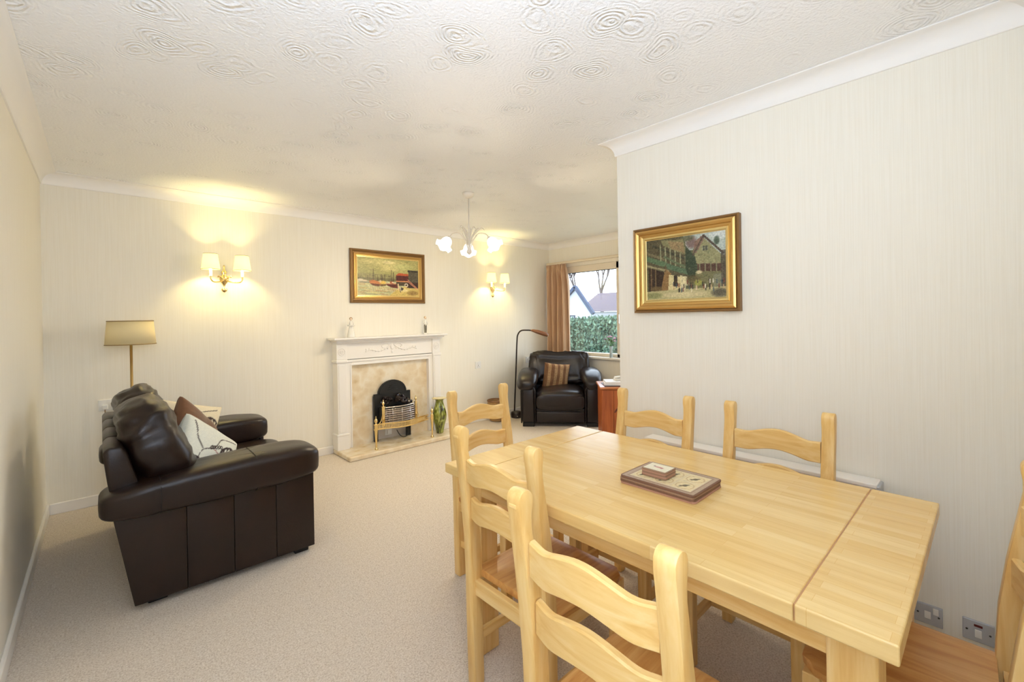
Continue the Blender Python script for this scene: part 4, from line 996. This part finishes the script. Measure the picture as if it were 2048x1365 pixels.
for k in range(4):
    y = .06+k*.235; rect(A, 0, y, 1, y+.12, (176, 142, 100))
    for i in range(34): line(A, .03*i, y+.01+.03*(i % 2), .03*i+.02*(i % 3), y+.11, .004, (110, 78, 52), .8)
strokes(A, 5, 3)
ap = thing('cushion', 'brown and tan striped cushion on the leather armchair', 'cushion', (0, 0, 0))
pillow('cover', A, .36, .10, ap, print_m, 5)
Mw = Matrix.Translation((AC[0], AC[1], 0)) @ Matrix.Rotation(AR, 4, 'Z')
pos = Mw @ Vector((-.045, .44, .545)); ap.location = pos; ap.rotation_mode = 'XYZ'
ap.rotation_euler = (math.radians(-24), math.radians(98), AR)

# ------------------------------------------------------------------ reading lamp beside armchair
rl = thing('reading_lamp', 'black arched floor reading lamp with brown head by the armchair', 'floor lamp', (4.02, 4.33, 0), math.radians(-47))
bd = mat('dark_brown_lamp_metal', (40, 28, 22), .35, .3)
obj('base', lathe(B(), [(0, 0), (.072, 0), (.076, .012), (.076, .05), (.07, .075), (.03, .085), (0, .086)], 24, Matrix.Translation((.03, 0, 0))), mat('dark_lamp_base', (36, 28, 28), .3), rl, smooth=True)
obj('stem', tube(B(), spline([(0, 0, .05), (.03, 0, .6), (.05, 0, 1.0), (.065, 0, 1.10), (.11, 0, 1.15), (.19, 0, 1.155), (.25, 0, 1.15)], 8), .0095, 10), bd, rl, smooth=True)
obj('lamp_head', tube(B(), [(.235, 0, 1.152), (.26, 0, 1.15), (.33, 0, 1.13), (.42, 0, 1.10), (.455, 0, 1.085), (.465, 0, 1.08)], [.010, .022, .034, .036, .028, .016], 14, flat=.8), mat('walnut_lamp_head', (126, 82, 54), .4), rl, smooth=True)
obj('diffuser', sball(B(), (.455, 0, 1.076), (.012, .012, .008), 1, 1, 10, 6), plastic, rl, smooth=True)
obj('switch', sball(B(), (.045, -.077, .03), (.008, .008, .008), 1, 1, 10, 6), chrome, rl, smooth=True)

# wicker basket
wk = mat('wicker', (176, 138, 88), .7); v = N(wk, 'ShaderNodeTexWave'); 
bs = thing('wicker_basket', 'round wicker basket on the floor against the fireplace wall', 'basket', (3.735, 4.35, 0))
g = B()
for k in range(12):
    z = .02+k*.021; r = .085+.03*(k/11)**.8
    tube(g, [((r+.004*math.sin(i*PI/2+k*PI/2*2))*math.cos(2*PI*i/32), (r+.004*math.sin(i*PI/2+k*PI))*math.sin(2*PI*i/32), z) for i in range(33)], .010, 5)
obj('weave', g, wk, bs, smooth=True)
obj('rim', tube(B(), [(.118*math.cos(2*PI*i/32), .118*math.sin(2*PI*i/32), .262) for i in range(33)], .011, 8), mat('dark_wicker', (128, 90, 56), .7), bs, smooth=True)
obj('basket_floor', lathe(B(), [(0, .008), (.085, .008), (.085, .02), (0, .02)], 24), wk, bs)

# ------------------------------------------------------------------ red pine cabinet beside armchair
cb_loc = (3.69, 2.69, 0)
cb = thing('pine_cabinet', 'reddish pine cabinet with rounded top beside the leather armchair', 'cabinet', (3.758, 2.73, 0), AR)
obj('carcass', bx(0, .46, .012, .42, .05, .575, bev=.006), redpine, cb)
obj('top', bx(-.018, .478, -.012, .44, .575, .60, bev=.011, seg=4), wood('red_pine_top', (184, 112, 66), (160, 86, 44), (200, 134, 90), (3, 30, 30), .3), cb, angle=40)
obj('side_board', bx(.004, .118, .004, .012, .055, .57, bev=.002), redpine, cb); obj('side_board', bx(.122, .236, .004, .012, .055, .57, bev=.002), redpine, cb)
obj('side_board', bx(.240, .354, .004, .012, .055, .57, bev=.002), redpine, cb); obj('side_board', bx(.358, .456, .004, .012, .055, .57, bev=.002), redpine, cb)
obj('knot', sball(B(), (.145, .0045, .36), (.010, .002, .03), 1, 1, 12, 8, M=Matrix.Translation((.145, 0, .36)) @ Matrix.Rotation(.6, 4, 'Y') @ Matrix.Translation((-.145, 0, -.36))), mat('dark_knot', (92, 38, 20), .5), cb, smooth=True)
obj('plinth', bx(.01, .45, .02, .41, 0, .05), redpine, cb)
paper = mat('white_paper', (238, 238, 244), .6)
Mc = Matrix.Translation((3.758, 2.73, 0)) @ Matrix.Rotation(AR, 4, 'Z')
def on_cab(x, y, z): return tuple(Mc @ Vector((x, y, z)))
mg = thing('magazine', 'dark-edged magazine lying flat on the red pine cabinet, bottom of the pile', 'magazine', on_cab(.15, .16, .6005), AR+.05)
obj('pages', bx(-.12, .13, -.12, .12, 0, .006, bev=.001), mat('dark_blue_cover', (44, 42, 66), .4), mg)
mg = thing('paper_pile', 'thick white stack of papers on the red pine cabinet', 'papers', on_cab(.18, .17, .607), AR-.04)
obj('sheets', bx(-.14, .14, -.11, .11, 0, .02, bev=.001), paper, mg); obj('sheets', bx(-.13, .145, -.105, .112, .0205, .036, bev=.001, M=Matrix.Rotation(.05, 4, 'Z')), paper, mg)
ph = thing('telephone', 'white cordless telephone on top of the papers by the wall corner', 'telephone', on_cab(.21, .19, .6435), AR+.2)
obj('base', prism(B(), [(-.06, 0), (.06, 0), (.05, .03), (-.05, .018)], -.05, .05, 'xz', bev=.005), plastic, ph)
obj('handset', box(B(), -.055, .055, -.018, .018, .026, .046, bev=.007, M=Matrix.Rotation(-.1, 4, 'Y')), plastic, ph)
obj('keypad', bx(-.03, .03, -.045, -.022, .024, .027), grey_plate, ph)

# ------------------------------------------------------------------ flowers on the sill
fv = thing('flower_vase', 'slim glass vase of purple and pink flowers on the window sill', 'vase', (4.895, 3.395, WZ0+.0005))
gm = mat('clear_vase_glass', (225, 235, 235), .05, **{'Transmission Weight': .6, 'IOR': 1.3})
obj('vase', lathe(B(), [(0, 0), (.022, 0), (.02, .05), (.018, .10), (.026, .15), (.024, .15), (.016, .10), (.016, .01), (0, .008)], 18), gm, fv, smooth=True)
leafm = mat('flower_leaf', (84, 126, 62), .6); pk = mat('pink_petal', (206, 160, 190), .6); pu = mat('mauve_petal', (140, 84, 120), .6)
g = B(); heads = []
for k in range(9):
    a = k*2.4; r = .03+.055*((k*37) % 9)/9; tip = (r*math.cos(a)*.7, r*math.sin(a)*1.2, .22+.07*((k*5) % 7)/7); tube(g, spline([(0, 0, .02), (.004*math.cos(a), .004*math.sin(a), .13), tip], 5), .0018, 5); heads.append(tip)
obj('stems', g, leafm, fv)
for k in range(7):
    a = k*1.9; M = Matrix.Translation((.02*math.cos(a), .03*math.sin(a), .18+.008*k)) @ Matrix.Rotation(a, 4, 'Z') @ Matrix.Rotation(-.7, 4, 'Y')
    obj('leaf', sball(B(), (.03, 0, 0), (.035, .012, .002), 1, 1, 10, 6, M=M), leafm, fv, smooth=True)
for k, tip in enumerate(heads):
    g = B()
    for i in range(7):
        a = 2*PI*i/7; sball(g, (.011*math.cos(a), .011*math.sin(a), .0), (.009, .009, .005), 1, 1, 8, 5)
    sball(g, (0, 0, .003), (.01, .01, .008), 1, 1, 8, 5)
    bmesh.ops.translate(g, verts=g.verts[:], vec=tip); obj('blossom', g, pk if k % 3 else pu, fv, smooth=True)

S.cycles.max_bounces = 10; S.cycles.diffuse_bounces = 6
